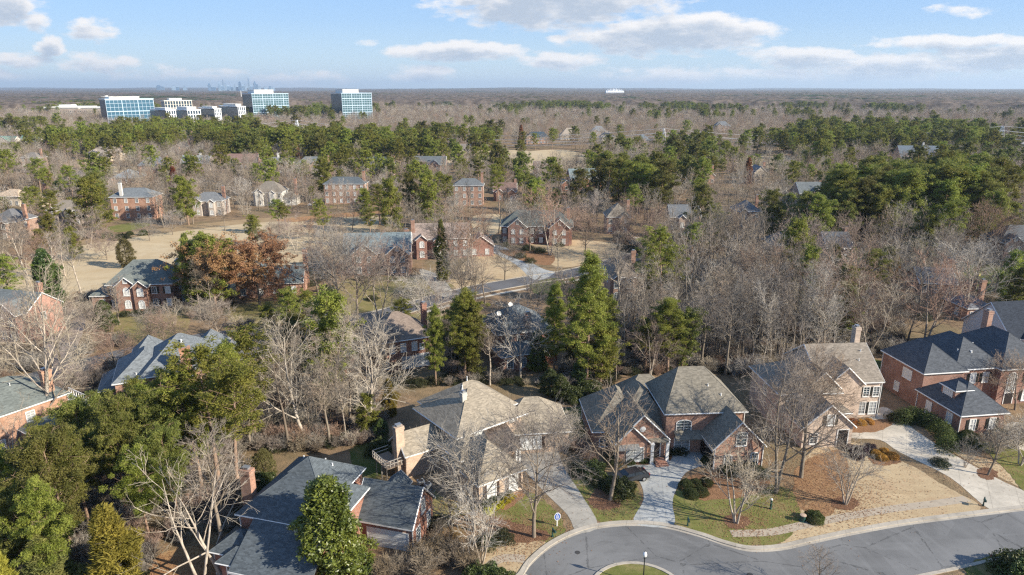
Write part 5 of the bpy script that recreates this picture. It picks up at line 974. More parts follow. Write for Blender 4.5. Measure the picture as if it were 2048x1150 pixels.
def scatter(y0,y1,sp0,far,slim=False):
    y=y0
    while y<y1:
        s=sp0; hw=.80*y+25; x=-hw
        while x<hw:
            xx=x+random.uniform(-.5,.5)*s; yy=y+random.uniform(-.5,.5)*s; x+=s
            px,py=Q(xx,yy,0); d,pp,tt=zone(px,py)
            if pp>.6 and yy>150 and not(1640<px<2000 and 425<py<490):
                q=vn(xx,yy,.03); pp=pp if q>-.12 else .15
            if pp<0:
                n1=vn(xx,yy,.0042)+.6*vn(xx,yy,.014); pp=.85 if n1>.40 else .018; d=1.4
            if slim: pp=.02; d=(d if tt>.88 else 0); tt=2
            if d<=0 or random.random()>d*(.5 if y1<300 else .62): continue
            if blocked(xx,yy): continue
            if frontof(xx,yy) and random.random()<(.8 if yy<200 else .6): continue
            if any(abs(xx-a)<55 and -25<yy-b<35 for a,b in TOWERXY): continue
            if not far and any((xx-a)**2+(yy-b)**2<6 for a,b in MANXY): continue
            if slim: sp='bare_slim'; h=random.uniform(9,18)
            elif random.random()<pp: sp=random.choice(['pine_tall','pine_tall','pine_full','pine_full']) if yy>110 else random.choice(['pine_tall','pine_full']); h=(random.uniform(14,22)*(1.15 if yy<300 and xx>100 else 1)) if pp>.5 else random.uniform(10,20)
            elif random.random()<tt: sp='bare_slim' if (random.random()<.9 and tt>.85) or random.random()<.25 else 'bare_tall'; h=random.uniform(13,19) if yy<230 else random.uniform(12,17)
            else: sp=random.choice(['bare_round','bare_round','bare_vase','bare_dark']); h=random.uniform(9,15)
            if yy<130: h*=.92
            if 1230<px<1660 and 590<py<752: h=random.uniform(14,20)
            if px<480 and py>690: h=random.uniform(6,10.5)
            if 770<px<1235 and py>680: h=min(h,random.uniform(7,12.5))
            if 470<px<770 and 650<py<760: h=min(h,random.uniform(8,12.5))
            if not far: PL.append([sp,xx,yy,h,random.uniform(0,6.28),False,1.])
            else: (FARP if sp[:4]=='pine' else FARB).append((xx,yy,h,random.uniform(0,6.28),IDX[sp]))
        y+=s
TOWERXY=[(P(255,243)[0],1060),(P(355,238)[0],1150),(P(385,240)[0],1000),(P(430,240)[0],1000),(P(470,240)[0],1000),(P(535,240)[0],1150),(P(705,240)[0],1150),(P(310,243)[0],990)]
scatter(84,135,3.6,False,True); scatter(84,260,4.5,False); scatter(260,560,7.4,False); scatter(560,1900,11.5,True)
# rows of the two kinds: the 300 of each that stand nearest are trees of their own
def kind_of(sp): return NAME[sp[:4]][0]
def take(kind,n):
    L=[p for p in PL if p[0] not in SHR and kind_of(p[0])==kind]; L.sort(key=lambda p:(0 if p[5] else 1,p[2])); 
    L.sort(key=lambda p:p[2]-(1000 if p[5] else 0)); return L[:n],L[n:]
own=[];rest=[]
for k in sorted(set(kind_of(p[0]) for p in PL if p[0] not in SHR)):
    a,b=take(k,296); own+=a; rest+=b
for sp,x,y,h,r,_,w in rest:
    (FARP if sp[:4]=='pine' else FARB).append((x,y,h,r,IDX.get(sp,0)))
# landmarks for the labels
def describe(x,y,used,phrase):
    best=min(LMC,key=lambda l:((l[1][0]-x)**2+(l[1][1]-y)**2))
    dx,dy=x-best[1][0],y-best[1][1]
    rel=('left of' if dx<0 else 'right of') if abs(dx)>abs(dy) else ('in front of' if dy<0 else 'behind')
    return (phrase,best[0],rel),math.hypot(dx,dy)
cells={}
items=[p for p in own]+[p for p in PL if p[0] in SHR]
for p in items:
    k,d=describe(p[1],p[2],None,PHRASE[p[0]]); cells.setdefault(k,[]).append((d,id(p)))
LAB={}
for (ph,hs,rel),L in cells.items():
    L.sort()
    for i,(d,pid) in enumerate(L):
        if len(L)==1: LAB[pid]='%s %s the %s'%(ph,rel,hs)
        else: LAB[pid]='%s %s %s the %s'%(ORD[min(i,len(ORD)-1)],ph,rel,hs)
PROTO={}
def plant(p):
    sp,x,y,h,r,_,w=p; L=SP[sp]; i=random.randrange(len(L)); nm,cat,grp=NAME[sp[:4]]; tm,cm,h0=L[i]
    root=PROTO.get((sp,i)); s=h/h0; w_=w*(1.12 if sp[:4]=='pine' else 1)*(random.uniform(.9,1.12) if s>1 else random.uniform(1.,1.2))
    if root is None:
        c=empty(nm,(x,y,0),r,LAB[id(p)],cat,grp); put('trunk',tm,c); put('crown',cm,c); PROTO[(sp,i)]=c
    else:
        c=root.copy(); COL.objects.link(c); c.location=(x,y,0); c.rotation_euler=(0,0,r); c['label']=LAB[id(p)]
        for ch in root.children: k=ch.copy(); COL.objects.link(k); k.parent=c
    c.scale=(s*w_,s*w_,s)
for p in own: plant(p)
for p in PL:
    if p[0] in SHR:
        o=put('shrub',SHR[p[0]],None,(p[1],p[2],0),p[4],p[3]); tag(o,LAB[id(p)],'shrub','garden shrubs')
# --- woodland further off, one object for each kind
def lowbare(seed,h,clear,spread,form,b,t): 
    r=bare(seed,h,clear,spread,12,form,b,t,.62,tw=1.7,low=True); return join_mesh('far_bare',r[0],r[1]),h
def join_mesh(name,a,b):
    V=[];Fs=[];mi=[];o=0; mats=[]
    for i,me in enumerate((a,b)):
        co_=np.empty(len(me.vertices)*3); me.vertices.foreach_get('co',co_); k=me.polygons[0].loop_total if len(me.polygons) else 3; li=np.empty(len(me.loops),dtype=np.int32); me.loops.foreach_get('vertex_index',li)
        V.append(co_.reshape(-1,3)); Fs.append(((li+o).reshape(-1,k))); mi+= [i]*len(me.polygons); o+=len(me.vertices); mats.append(me.materials[0])
    Vn=np.concatenate(V); me=bpy.data.meshes.new(name); me.vertices.add(len(Vn)); me.vertices.foreach_set('co',Vn.astype(np.float32).ravel())
    loops=np.concatenate([f.ravel() for f in Fs]); me.loops.add(len(loops)); me.loops.foreach_set('vertex_index',loops.astype(np.int32))
    ls=[];q=0
    for f in Fs:
        for _ in range(len(f)): ls.append(q); q+=f.shape[1]
    me.polygons.add(len(ls)); me.polygons.foreach_set('loop_start',np.array(ls,dtype=np.int32)); me.polygons.foreach_set('material_index',np.array(mi,dtype=np.int32))
    for m in mats: me.materials.append(m)
    me.update(calc_edges=True); return me
def hcoll(name,meshes):
    c=bpy.data.collections.new(name)
    for i,me in enumerate(meshes): c.objects.link(bpy.data.objects.new('%s_%d'%(name,i),me))
    return c
def gnscatter(name,coll,pts,label,cat=None):
    me=bpy.data.meshes.new(name); me.vertices.add(len(pts)); a=np.array(pts,float); co_=np.zeros((len(pts),3)); co_[:,:2]=a[:,:2]; me.vertices.foreach_set('co',co_.astype(np.float32).ravel())
    for nm,col_ in (('sc',2),('rz',3)):
        at=me.attributes.new(nm,'FLOAT','POINT'); at.data.foreach_set('value',a[:,col_].astype(np.float32))
    at=me.attributes.new('pi','INT','POINT'); at.data.foreach_set('value',a[:,4].astype(np.int32))
    o=put(name,me); tag(o,label,kind='stuff')
    g=bpy.data.node_groups.new(name+'_nodes','GeometryNodeTree'); g.interface.new_socket('Geometry',in_out='INPUT',socket_type='NodeSocketGeometry'); g.interface.new_socket('Geometry',in_out='OUTPUT',socket_type='NodeSocketGeometry')
    n=NT(g); gi=n.n.new('NodeGroupInput'); go=n.n.new('NodeGroupOutput'); ip=n.n.new('GeometryNodeInstanceOnPoints'); ci=n.n.new('GeometryNodeCollectionInfo'); ci.inputs['Collection'].default_value=coll; ci.inputs['Separate Children'].default_value=True; ci.inputs['Reset Children'].default_value=True
    def na(nm,ty): d=n.n.new('GeometryNodeInputNamedAttribute'); d.data_type=ty; d.inputs['Name'].default_value=nm; return d.outputs[0]
    cz=n.n.new('ShaderNodeCombineXYZ'); n.l.new(na('rz','FLOAT'),cz.inputs[2]); cs=n.n.new('ShaderNodeCombineXYZ'); f=na('sc','FLOAT'); [n.l.new(f,cs.inputs[i]) for i in range(3)]
    n.l.new(gi.outputs[0],ip.inputs['Points']); n.l.new(ci.outputs[0],ip.inputs['Instance']); ip.inputs['Pick Instance'].default_value=True; n.l.new(na('pi','INT'),ip.inputs['Instance Index']); n.l.new(cz.outputs[0],ip.inputs['Rotation']); n.l.new(cs.outputs[0],ip.inputs['Scale']); n.l.new(ip.outputs[0],go.inputs[0])
    md=o.modifiers.new('scatter','NODES'); md.node_group=g; return o
LB=[lowbare(201,12,.22,.47,'round',BARK,TWIG),lowbare(202,14,.22,.45,'vase',BARK,TWIGP),lowbare(203,18,.4,.28,'tall',BARK,TWIG),lowbare(204,12,.25,.45,'round',BARKD,TWIGR)]
LPN=[]
for sd_,h_,cb_,rm_,nb_,m_ in ((211,20,.42,5.6,26,NEEDLE),(212,15,.2,5.4,32,NEEDLED),(213,18,.35,5.6,28,NEEDLE)):
    r=pine(sd_,h_,cb_,rm_,nb_,m_,1.1,26,.62,.18,low=True); LPN.append((join_mesh('far_pine',r[0],r[1]),h_))
FARB=[(x,y,h/LB[i if i<4 else 0][1],r,i if i<4 else 0) for x,y,h,r,i in FARB]; FARP=[(x,y,h/LPN[(i-4) if i==4 else 1+(int(x)%2)][1],r,(i-4) if i==4 else 1+(int(x)%2)) for x,y,h,r,i in FARP]
gnscatter('leafless_woodland',hcoll('far_bare',[m for m,_ in LB]),FARB,'grey-brown leafless woodland stretching away behind the houses')
gnscatter('pine_woodland',hcoll('far_pine',[m for m,_ in LPN]),FARP,'dark green pine woodland scattered through the leafless woods')
UG=[];
for _ in range(24000):
    x,y=random.uniform(-150,150),random.uniform(60,235); px,py=Q(x,y,0)
    if px<-60 or px>2110: continue
    d=zone(px,py)[0] if py<905 else (.9 if px<480 else 0)
    if d<.25 or random.random()>d or blocked(x,y): continue
    t=random.random(); k=0 if t<.4 else 1 if t<.65 else 2 if t<.85 else 3
    if 770<px<1250 and py>660 and random.random()<.5: k=3
    UG.append((x,y,random.uniform(.5,1.5)*(1 if k!=3 else .9),random.uniform(0,6.28),k))
gnscatter('undergrowth',hcoll('under',[SHR['twig'],SHR['twig2'],SHR['twigr'],SHR['azalea']]),UG,'low twiggy undergrowth and evergreen scrub on the woodland floor')
print('TREES',len(own),'shrubs',len(items)-len(own),'far',len(FARB),len(FARP),'ug',len(UG))
# ------------------------------------------------------------------ far country: canopy that reads as one mass
def vnoise(x,y,seed):
    xi=np.floor(x).astype(np.int64); yi=np.floor(y).astype(np.int64); fx=x-xi; fy=y-yi; fx=fx*fx*(3-2*fx); fy=fy*fy*(3-2*fy)
    def hsh(a,b): 
        h=(a*374761393+b*668265263+seed*974634777)&0x7fffffff; h=((h^(h>>13))*1274126177)&0x7fffffff; return ((h^(h>>16))&0xffff)/65535.
    return (hsh(xi,yi)*(1-fx)+hsh(xi+1,yi)*fx)*(1-fy)+(hsh(xi,yi+1)*(1-fx)+hsh(xi+1,yi+1)*fx)*fy
rad=[1750.]
while rad[-1]<30000: rad.append(rad[-1]*1.0075)
rad=np.array(rad); ang=np.radians(np.linspace(-47,47,900)); RR,AA=np.meshgrid(rad,ang,indexing='ij'); X=RR*np.sin(AA); Y=RR*np.cos(AA)
Z=10.5+7*vnoise(X/16,Y/22,1)*np.clip(1.6-RR/9000,.3,1)+6*vnoise(X/60,Y/80,2)+8*vnoise(X/300,Y/420,3)*np.clip(RR/4000,0,1)
hill=np.clip((RR-3500)/9000,0,1)**1.2; Z+=hill*(26*(vnoise(X/1500,Y/2600,4)-.35)+34*(vnoise(X/3800,Y/5200,5)-.3))*np.clip(RR/9000,.4,1.5); Z=np.minimum(Z,62+RR*.0006); Z=np.where(RR<1790,2,Z)
n1,n2=X.shape; idx=np.arange(n1*n2).reshape(n1,n2); Fq=np.stack([idx[:-1,:-1],idx[:-1,1:],idx[1:,1:],idx[1:,:-1]],-1).reshape(-1,4)
o=put('distant_woodland',np_mesh('distant_woodland',np.stack([X,Y,Z],-1).reshape(-1,3),Fq,mat('far_canopy',f_canopy),False)); tag(o,'hazy blue-grey woodland reaching the horizon',kind='stuff')
# ------------------------------------------------------------------ office towers, skyline
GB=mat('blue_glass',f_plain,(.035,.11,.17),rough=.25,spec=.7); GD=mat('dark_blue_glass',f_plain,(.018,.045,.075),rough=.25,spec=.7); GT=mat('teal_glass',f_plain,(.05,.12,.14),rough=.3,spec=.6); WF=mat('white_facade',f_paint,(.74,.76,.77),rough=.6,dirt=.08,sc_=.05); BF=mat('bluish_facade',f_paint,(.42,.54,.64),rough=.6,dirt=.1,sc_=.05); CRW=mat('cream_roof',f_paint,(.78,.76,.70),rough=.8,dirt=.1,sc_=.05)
def office(label,xl,xm,xr,top,Y,floors,cols,gl,gr,pent=None,bays=None,frame=WF,thick=.9):
    m=(Y*CS+50*SN)/F; xc=(xm-1024)*m; th=math.atan(-xc/Y)+R(20); d=max(14,(xm-xl)*m/math.sin(R(20))); w=(xr-xm)*m/math.cos(R(20)); h=ztop(xc,Y,top)
    o=empty('office_tower',(xc,Y,0),th,label,'office building'); 
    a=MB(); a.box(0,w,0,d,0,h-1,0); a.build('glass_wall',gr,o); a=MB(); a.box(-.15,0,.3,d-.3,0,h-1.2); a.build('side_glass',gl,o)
    g=MB(); ph=h/floors
    for i in range(floors+1): g.box(-.0,w,-.45,0,max(.1,i*ph-thick*.55),i*ph)
    if bays is None: bays=cols
    for i in range(cols+1): x=w*i/cols; t=.55 if i%bays==0 else .22; g.box(max(0,x-t),min(w,x+t),-.55,-.0,0,h)
    for i in range(0,floors+1,3): g.box(0,w,-.75,-.45,max(.1,i*ph-1.3),i*ph)
    g.build('facade_grid',frame,o)
    g=MB(); g.box(w,w+.4,0,d,h-2,h+.4); [g.box(w,w+.3,0,d,i*ph-thick,i*ph) for i in range(1,floors)]; [g.box(w,w+.4,d*i/8-.4,d*i/8+.4,0,h) for i in range(9)]; g.build('side_grid',frame,o)
    g=MB(); g.box(-.8,w+.8,-.9,d+.6,h,h+1.1); g.build('parapet',frame,o)
    if pent: 
        p0,p1,pt=pent; g=MB(); hp=max(h+3,ztop(xc,Y+d*.3,pt)); g.box(w*p0,w*p1,d*.08,d*.75,h,hp); g.box(w*p0-.4,w*p1+.4,d*.08-.4,d*.75+.4,hp,hp+.5); g.build('penthouse',CRW,o)
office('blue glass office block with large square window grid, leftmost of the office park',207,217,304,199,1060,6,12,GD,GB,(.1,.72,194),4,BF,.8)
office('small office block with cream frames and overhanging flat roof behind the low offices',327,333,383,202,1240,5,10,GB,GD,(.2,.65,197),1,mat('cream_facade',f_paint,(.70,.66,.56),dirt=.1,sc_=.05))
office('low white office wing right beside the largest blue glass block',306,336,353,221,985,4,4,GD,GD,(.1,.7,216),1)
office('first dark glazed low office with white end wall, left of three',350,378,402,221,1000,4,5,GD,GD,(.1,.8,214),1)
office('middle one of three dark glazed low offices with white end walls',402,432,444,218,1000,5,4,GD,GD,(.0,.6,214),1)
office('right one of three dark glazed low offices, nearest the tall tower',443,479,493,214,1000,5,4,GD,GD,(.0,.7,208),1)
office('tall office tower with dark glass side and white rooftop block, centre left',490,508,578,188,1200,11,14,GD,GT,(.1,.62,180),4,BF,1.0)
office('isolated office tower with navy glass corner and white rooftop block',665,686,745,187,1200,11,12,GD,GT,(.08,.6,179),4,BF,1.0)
def lowb(name,label,x0,x1,top,Y,d,m_,hh=None,cat='building'):
    m=(Y*CS+50*SN)/F; a=(x0-1024)*m; b=(x1-1024)*m; h=max(5,ztop(a,Y,top)); o=empty(name,(a,Y,0),0,label,cat); g=MB(); w=b-a; g.box(0,w,0,d,0,h*.8); g.build('wall',m_,o)
    g=MB(); g.box(-1,w*.62,-1,d+1,h*.8,h); g.box(w*.66,w+1,-1,d+1,h*.8,h*.93); g.box(w*.2,w*.4,d*.3,d*.6,h,h+3); g.build('roof',CRW,o); g=MB(); [g.box(w*i/30+.5,w*i/30+w/60,-.3,0,3+k*4,5.2+k*4) for i in range(30) for k in range(max(1,int(h*.8/4)-1))]; g.build('window_band',GD,o)
lowb('retail_building','long low beige building with flat cream roofs at the left',85,206,213,1350,60,mat('beige_wall',f_paint,(.55,.46,.38),dirt=.2,sc_=.05))
lowb('warehouse','small white flat-roofed building above the blue glass office',205,215,193,2600,50,WF); lowb('warehouse','white low building between the two tall office towers',585,602,206,1750,40,WF)
for i,(a,b,t) in enumerate(((1998,2010,197),(2012,2020,198),(2022,2036,196),(2038,2060,197))): lowb('white_house',('leftmost','second','third','rightmost')[i]+' of the white far-off houses near the right edge',a,b,t,2700,30,WF,cat='house')
def fair():
    Y=4300.; m=(Y*CS+50*SN)/F; a=(1212-1024)*m; b=(1248-1024)*m; o=empty('arena_building',(a,Y,0),0,'bright white spired building far off near the horizon','building'); w=b-a; g=MB(); g.prism([(0,0),(w,0),(w,60),(0,60)],0,28); g.build('wall',mat('pale_stone',f_plain,(.42,.42,.42)),o); g=MB()
    for i in range(13): x=w*(i+.5)/13; h=52-abs(i-6)*1.7+(4 if i%2 else 0); g.mesh([(x-w/24,0,28),(x+w/24,0,28),(x+w/24,50,28),(x-w/24,50,28),(x,25,h)],[(0,1,4),(1,2,4),(2,3,4),(3,0,4)])
    g.build('roof',WF,o)
fair()
SK=[mat('tower_'+n,f_plain,c,rough=.35,spec=.5) for n,c in (('pale',(.28,.38,.48)),('blue',(.06,.13,.23)),('grey',(.15,.21,.29)))]
SKW=['pale','blue-glass','grey']
for i,(px_,tp,w_,k) in enumerate(((319,170.5,8,1),(326,173,7,1),(348,170.5,7,2),(356,172.5,6,0),(371,171.5,7,2),(420,167,5,1),(428,173,8,0),(440,164.5,4,0),(444,171,12,0),(448,160.5,3,2),(452,166,4,2),(457,171,9,0),(463,172.5,8,0),(470,169,3,2),(475,172,10,0),(481,163.5,5,1),(487,170,5,0),(492,167,4,2),(499,157.5,3.4,2),(503,171,6,0),(511,164,5,1),(514,168,6,1),(520,171.5,5,2),(532,172.5,6,2),(541,170.5,4,0),(546,173.5,8,2))):
    Y=9800.+(i%5)*120; m=(Y*CS+50*SN)/F; x=(px_-1024)*m; w=w_*m; h=ztop(x,Y,tp); o=empty('skyscraper',(x,Y,0),R(14+7*(i%3)),'%s skyscraper of the far skyline, number %s from its left'%(SKW[k],['one','two','three','four','five','six','seven','eight','nine','ten','eleven','twelve','thirteen','fourteen','fifteen','sixteen','seventeen','eighteen','nineteen','twenty','twenty-one','twenty-two','twenty-three','twenty-four','twenty-five','twenty-six'][i]),'skyscraper','towers of the far city skyline')
    g=MB(); g.box(-w/2,w/2,-w/2,w/2,0,h*.82); g.box(-w*.4,w*.4,-w*.4,w*.4,h*.82,h*.93); g.box(-w*.26,w*.26,-w*.26,w*.26,h*.93,h); 
    if tp<165: g.tube([(0,0,h),(0,0,h*1.08)],4,4)
    g.build('shaft',SK[k],o); g=MB(); [g.box(-w/2-2,w/2+2,-w/2-2,w/2+2,h*q,h*q+5) for q in (.3,.4,.5,.6,.7,.8)]; g.build('floor_band',SK[(k+1)%3],o)
# ------------------------------------------------------------------ pylons and wires
GALV=mat('galvanised_steel',f_plain,(.52,.54,.55),rough=.5,metal=.3)
def pylon(x,y,h,rot,label):
    o=empty('pylon',(x,y,0),rot,label,'pylon','pylons of the power line'); g=MB(); b=h*.11; n=9
    def c(z): k=b*(1-z/h)**.8+.55; return [(-k,-k,z),(k,-k,z),(k,k,z),(-k,k,z)]
    zs=[h*(i/n)**.9 for i in range(n+1)]
    for i in range(n):
        A,B=c(zs[i]),c(zs[i+1])
        for j in range(4): g.tube([A[j],B[j]],.16,4); g.tube([A[j],B[(j+1)%4]],.1,3); g.tube([A[(j+1)%4],B[j]],.1,3); g.tube([B[j],B[(j+1)%4]],.1,3)
    g.build('lattice_mast',GALV,o)
    for z,L in ((.66,h*.15),(.79,h*.19),(.92,h*.15)):
        a=MB()
        for s in (-1,1):
            for yy in (-.5,.5): a.tube([(0,yy,z*h+.8),(s*L,0,z*h)],.12,4); a.tube([(0,yy,z*h-.6),(s*L,0,z*h)],.12,4)
            a.tube([(s*L,0,z*h),(s*L,0,z*h-1.8)],.13,5)
        a.build('crossarm',GALV,o)
    return [(s*L,z*h-1.8) for z,L in ((.66,h*.15),(.79,h*.19),(.92,h*.15)) for s in (-1,1)]+[(0,h)]
PY=[]
for px_,bs,tp,lab in ((-420,300,252,''),(597,282,240,'grey lattice pylon rising from the pine wood left of the middle'),(1325,304,257,'grey lattice pylon above the pines right of the middle'),(1995,306,252,'grey lattice pylon near the right edge'),(2900,330,255,'')):
    x,y=P(px_,bs); h=ztop(x,y,tp); PY.append((x,y,h,lab))
att=[]
for i,(x,y,h,lab) in enumerate(PY):
    a=PY[max(0,i-1)]; b=PY[min(len(PY)-1,i+1)]; rot=math.atan2(b[1]-a[1],b[0]-a[0])+math.pi/2
    L=pylon(x,y,h,rot,lab) if lab else [(s*l,z*h-1.8) for z,l in ((.66,h*.15),(.79,h*.19),(.92,h*.15)) for s in (-1,1)]+[(0,h)]
    att.append([Vector((x+l*math.cos(rot),y+l*math.sin(rot),z)) for l,z in L])
WIRE=mat('bright_wire',f_plain,(.62,.62,.62),rough=.5,metal=.2)
wl=['lower left','lower right','middle left','middle right','upper left','upper right','topmost']
for k in range(7):
    g=MB()
    for i in range(len(att)-1):
        p,q=att[i][k],att[i+1][k]; L=(q-p).length; g.tube([p.lerp(q,t/16)-Vector((0,0,4*(t/16)*(1-t/16)*L*.028)) for t in range(17)],.1,4,cap=False)
    tag(g.build('power_line',WIRE),'%s conductor of the power line strung between the pylons'%wl[k],'power line','wires between the pylons')
WOOD=mat('pole_wood',f_bark,(.32,.25,.19))
for px_,bs,tp,lab in ((187,310,287,'wooden utility pole beside the cream house at the dry field'),(412,312,284,'wooden utility pole among bare trees left of the pine wood'),(1287,310,276,'thin utility pole left of the middle pylon'),(1381,312,282,'thin utility pole right of the middle pylon'),(1699,350,322,'pale leaning pole beside the dry grass under the wires')):
    x,y=P(px_,bs); h=ztop(x,y,tp); o=empty('utility_pole',(x,y,0),0,lab,'utility pole'); g=MB(); g.tube([(0,0,0),(.3 if bs==350 else 0,0,h)],[.28,.2],8); g.build('pole',WOOD,o); g=MB(); g.box(-1.6,1.6,-.1,.1,h-1.2,h-.95); g.build('crossbar',WOOD,o)
for px_,tp,Y in ((967,163,1),):
    pass
# radio masts far away
for px_,tp,bs,lab in ((484,181,198,'thin white radio mast left of the tall office tower'),(960/2+0,176,188,''),):
    if lab: x,y=P(px_,bs+8); h=ztop(x,y,tp); g=MB(); g.tube([(0,0,0),(0,0,h)],[2.2,.6],5); g.box(-4,4,-.4,.4,h*.8,h*.82); tag(g.build('radio_mast',TRIM,None,(x,y,0)),lab,'radio mast')
# ------------------------------------------------------------------ street furniture
GREEN=mat('dark_green_paint',f_plain,(.02,.06,.05),rough=.4); BLK=mat('black_metal',f_plain,(.02,.022,.025),rough=.4)
def mailbox(px_,py_,rz,label,m_=GREEN):
    x,y=P(px_,py_); o=empty('mailbox',(x,y,0),R(rz),label,'mailbox','mailboxes along the kerb'); g=MB(); g.box(-.06,.06,-.06,.06,0,1.15); g.box(-.09,.09,-.09,.09,0,.25); g.lathe([(.07,1.15),(.09,1.2),(.05,1.27),(.01,1.36)],8); g.build('post',m_,o)
    g=MB(); g.box(-.04,.04,-.45,.05,.82,.9); g.tube([(0,-.0,.5),(0,-.35,.82)],.03,5); g.build('bracket',m_,o)
    g=MB(); k=8; pr=[(-.13,.9),(.13,.9)]+[(.13*math.cos(math.pi*i/k),1.05+.13*math.sin(math.pi*i/k)) for i in range(k+1)]; n=len(pr)
    g.mesh([(a,-.62,b) for a,b in pr]+[(a,-.08,b) for a,b in pr],[tuple(range(n)),tuple(range(2*n-1,n-1,-1))]+[(i,(i+1)%n,n+(i+1)%n,n+i) for i in range(n)]); g.build('box',m_,o)
    g=MB(); g.box(.135,.15,-.5,-.47,.98,1.16); g.box(.135,.15,-.5,-.38,1.1,1.16); g.build('flag',mat('red_flag',f_plain,(.4,.03,.02)),o)
mailbox(1105,1074,30,'green mailbox post at the kerb beside the blue sign'); mailbox(1375,1052,-5,'green mailbox on the lawn right of the grey driveway'); mailbox(1966,1012,-25,'green mailbox at the foot of the long pale driveway'); mailbox(1985,1134,170,'black mailbox at the lower kerb near the right corner',BLK)
def sign():
    x,y=P(1114,1052); o=empty('yard_sign',(x,y,0),R(12),'round blue and white sign on a white post beside the buff house driveway','sign'); g=MB(); g.box(-.06,.06,-.05,.05,0,.95); g.build('post',TRIM,o)
    g=MB(); g.prism([(.42*math.cos(math.pi*(i+.5)/4),.55*math.sin(math.pi*(i+.5)/4)) for i in range(8)],-.03,.03); p=g.build('sign_board',TRIM,o,(0,-.08,1.35)); p.rotation_euler=(R(90),0,0)
    g=MB(); g.prism([(.35*math.cos(math.pi*(i+.5)/4),.47*math.sin(math.pi*(i+.5)/4)) for i in range(8)],.032,.04); q=g.build('blue_panel',mat('sign_blue',f_plain,(.05,.12,.42)),p)
    g=MB(); 
    for x0,x1,y0,y1 in ((-.05,.05,.2,.34),(-.14,-.06,.05,.2),(.02,.15,.06,.14),(-.18,.18,-.06,0),(-.15,-.02,-.2,-.12),(.04,.16,-.22,-.12),(-.08,.1,-.34,-.28)): g.box(x0,x1,y0,y1,.041,.05)
    g.build('white_lettering',TRIM,p)
sign()
def lamp():
    x,y=P(1286,1168); o=empty('street_lamp',(x,y,.05),0,'black street lamp with white acorn globe on the turning circle island','street lamp'); g=MB(); g.lathe([(.2,0),(.2,.12),(.12,.3),(.09,.5),(.065,1.),(.055,3.1),(.09,3.15),(.12,3.25),(.09,3.3)],12); g.build('post',BLK,o); g=MB(); g.lathe([(.09,3.3),(.2,3.42),(.23,3.58),(.18,3.78),(.08,3.92),(.03,3.96)],14); g.build('globe',mat('frosted_globe',f_plain,(.8,.8,.78),rough=.3),o,smooth=True); g=MB(); g.lathe([(.05,3.94),(.06,3.98),(.02,4.1)],8); g.build('finial',BLK,o)
lamp()
def bollard(px_,py_,label,top,h,r=.13,nm='utility_pedestal'):
    x,y=P(px_,py_); o=empty(nm,(x,y,0),.4,label,'pedestal'); g=MB(); g.lathe([(r*1.3,0),(r*1.3,.08),(r,.12),(r,h*.86)],12); g.build('body',GREEN,o); g=MB(); g.lathe([(r*1.15,h*.86),(r*1.2,h*.95),(r*.5,h)],12); g.build('cap',top,o)
bollard(1541,1018,'slim green pedestal with white cap on the lawn under the big bare tree',TRIM,1.5); bollard(1605,1042,'squat green utility pedestal with tan top beside the clipped round shrub',mat('tan_cap',f_plain,(.45,.33,.24)),.9,.32)
for i,(px_,py_) in enumerate(((842,972),(856,978))):
    x,y=P(px_,py_); o=empty('air_conditioner',(x,y,0),R(30),('left' if i==0 else 'right')+' air conditioning unit beside the garage of the slate-roofed house','air conditioner','air conditioning units'); g=MB(); g.box(-.4,.4,-.4,.4,.05,.85); g.box(-.45,.45,-.45,.45,0,.05); g.build('casing',mat('ac_grey',f_paint,(.32,.34,.36)),o); g=MB(); g.lathe([(.34,.85),(.34,.9),(.1,.93)],16); [g.box(-.42,.42,-.425,-.4,z,z+.03) for z in (.15,.25,.35,.45,.55,.65,.75)]; g.build('fan_grille',BLK,o)
def hedge():
    path=[P(1800,845),P(1830,842),P(1862,855),P(1890,880),P(1893,905)]; pts=smooth(path,False,6); rng=np.random.default_rng(5); V=[]
    n=13000; k=rng.random(n)*(len(pts)-1); i=k.astype(int); f=(k-i)[:,None]; pa=np.array(pts); c=np.zeros((n,3)); c[:,:2]=pa[i]*(1-f)+pa[i+1]*f
    d=nrm(rng.normal(size=(n,3))); d[:,2]=np.abs(d[:,2]); b_=1+.1*np.sin(k*1.7)[:,None]; c+=d*np.array([1.5,1.5,2.3])*b_*(1-.25*rng.random((n,1))**2)
    nn=nrm(d+.8*rng.normal(size=(n,3))); t=nrm(np.cross(nn,rng.normal(size=(n,3)))); b=np.cross(nn,t); L=.13*rng.uniform(.6,1.4,(n,1)); V=np.stack([c-b*L*.5-t*L*.5,c+b*L*.5-t*L*.5,c+t*L*.7],1).reshape(-1,3); V[:,2]=np.maximum(V[:,2],.02)
    tag(put('hedge',np_mesh('hedge',V,np.arange(len(V)).reshape(-1,3),mat('hedge_leaf',f_leaf,(.045,.065,.018),(.10,.125,.03),rough=.6))),'tall clipped rounded hedge curving beside the long pale driveway','hedge')
hedge()
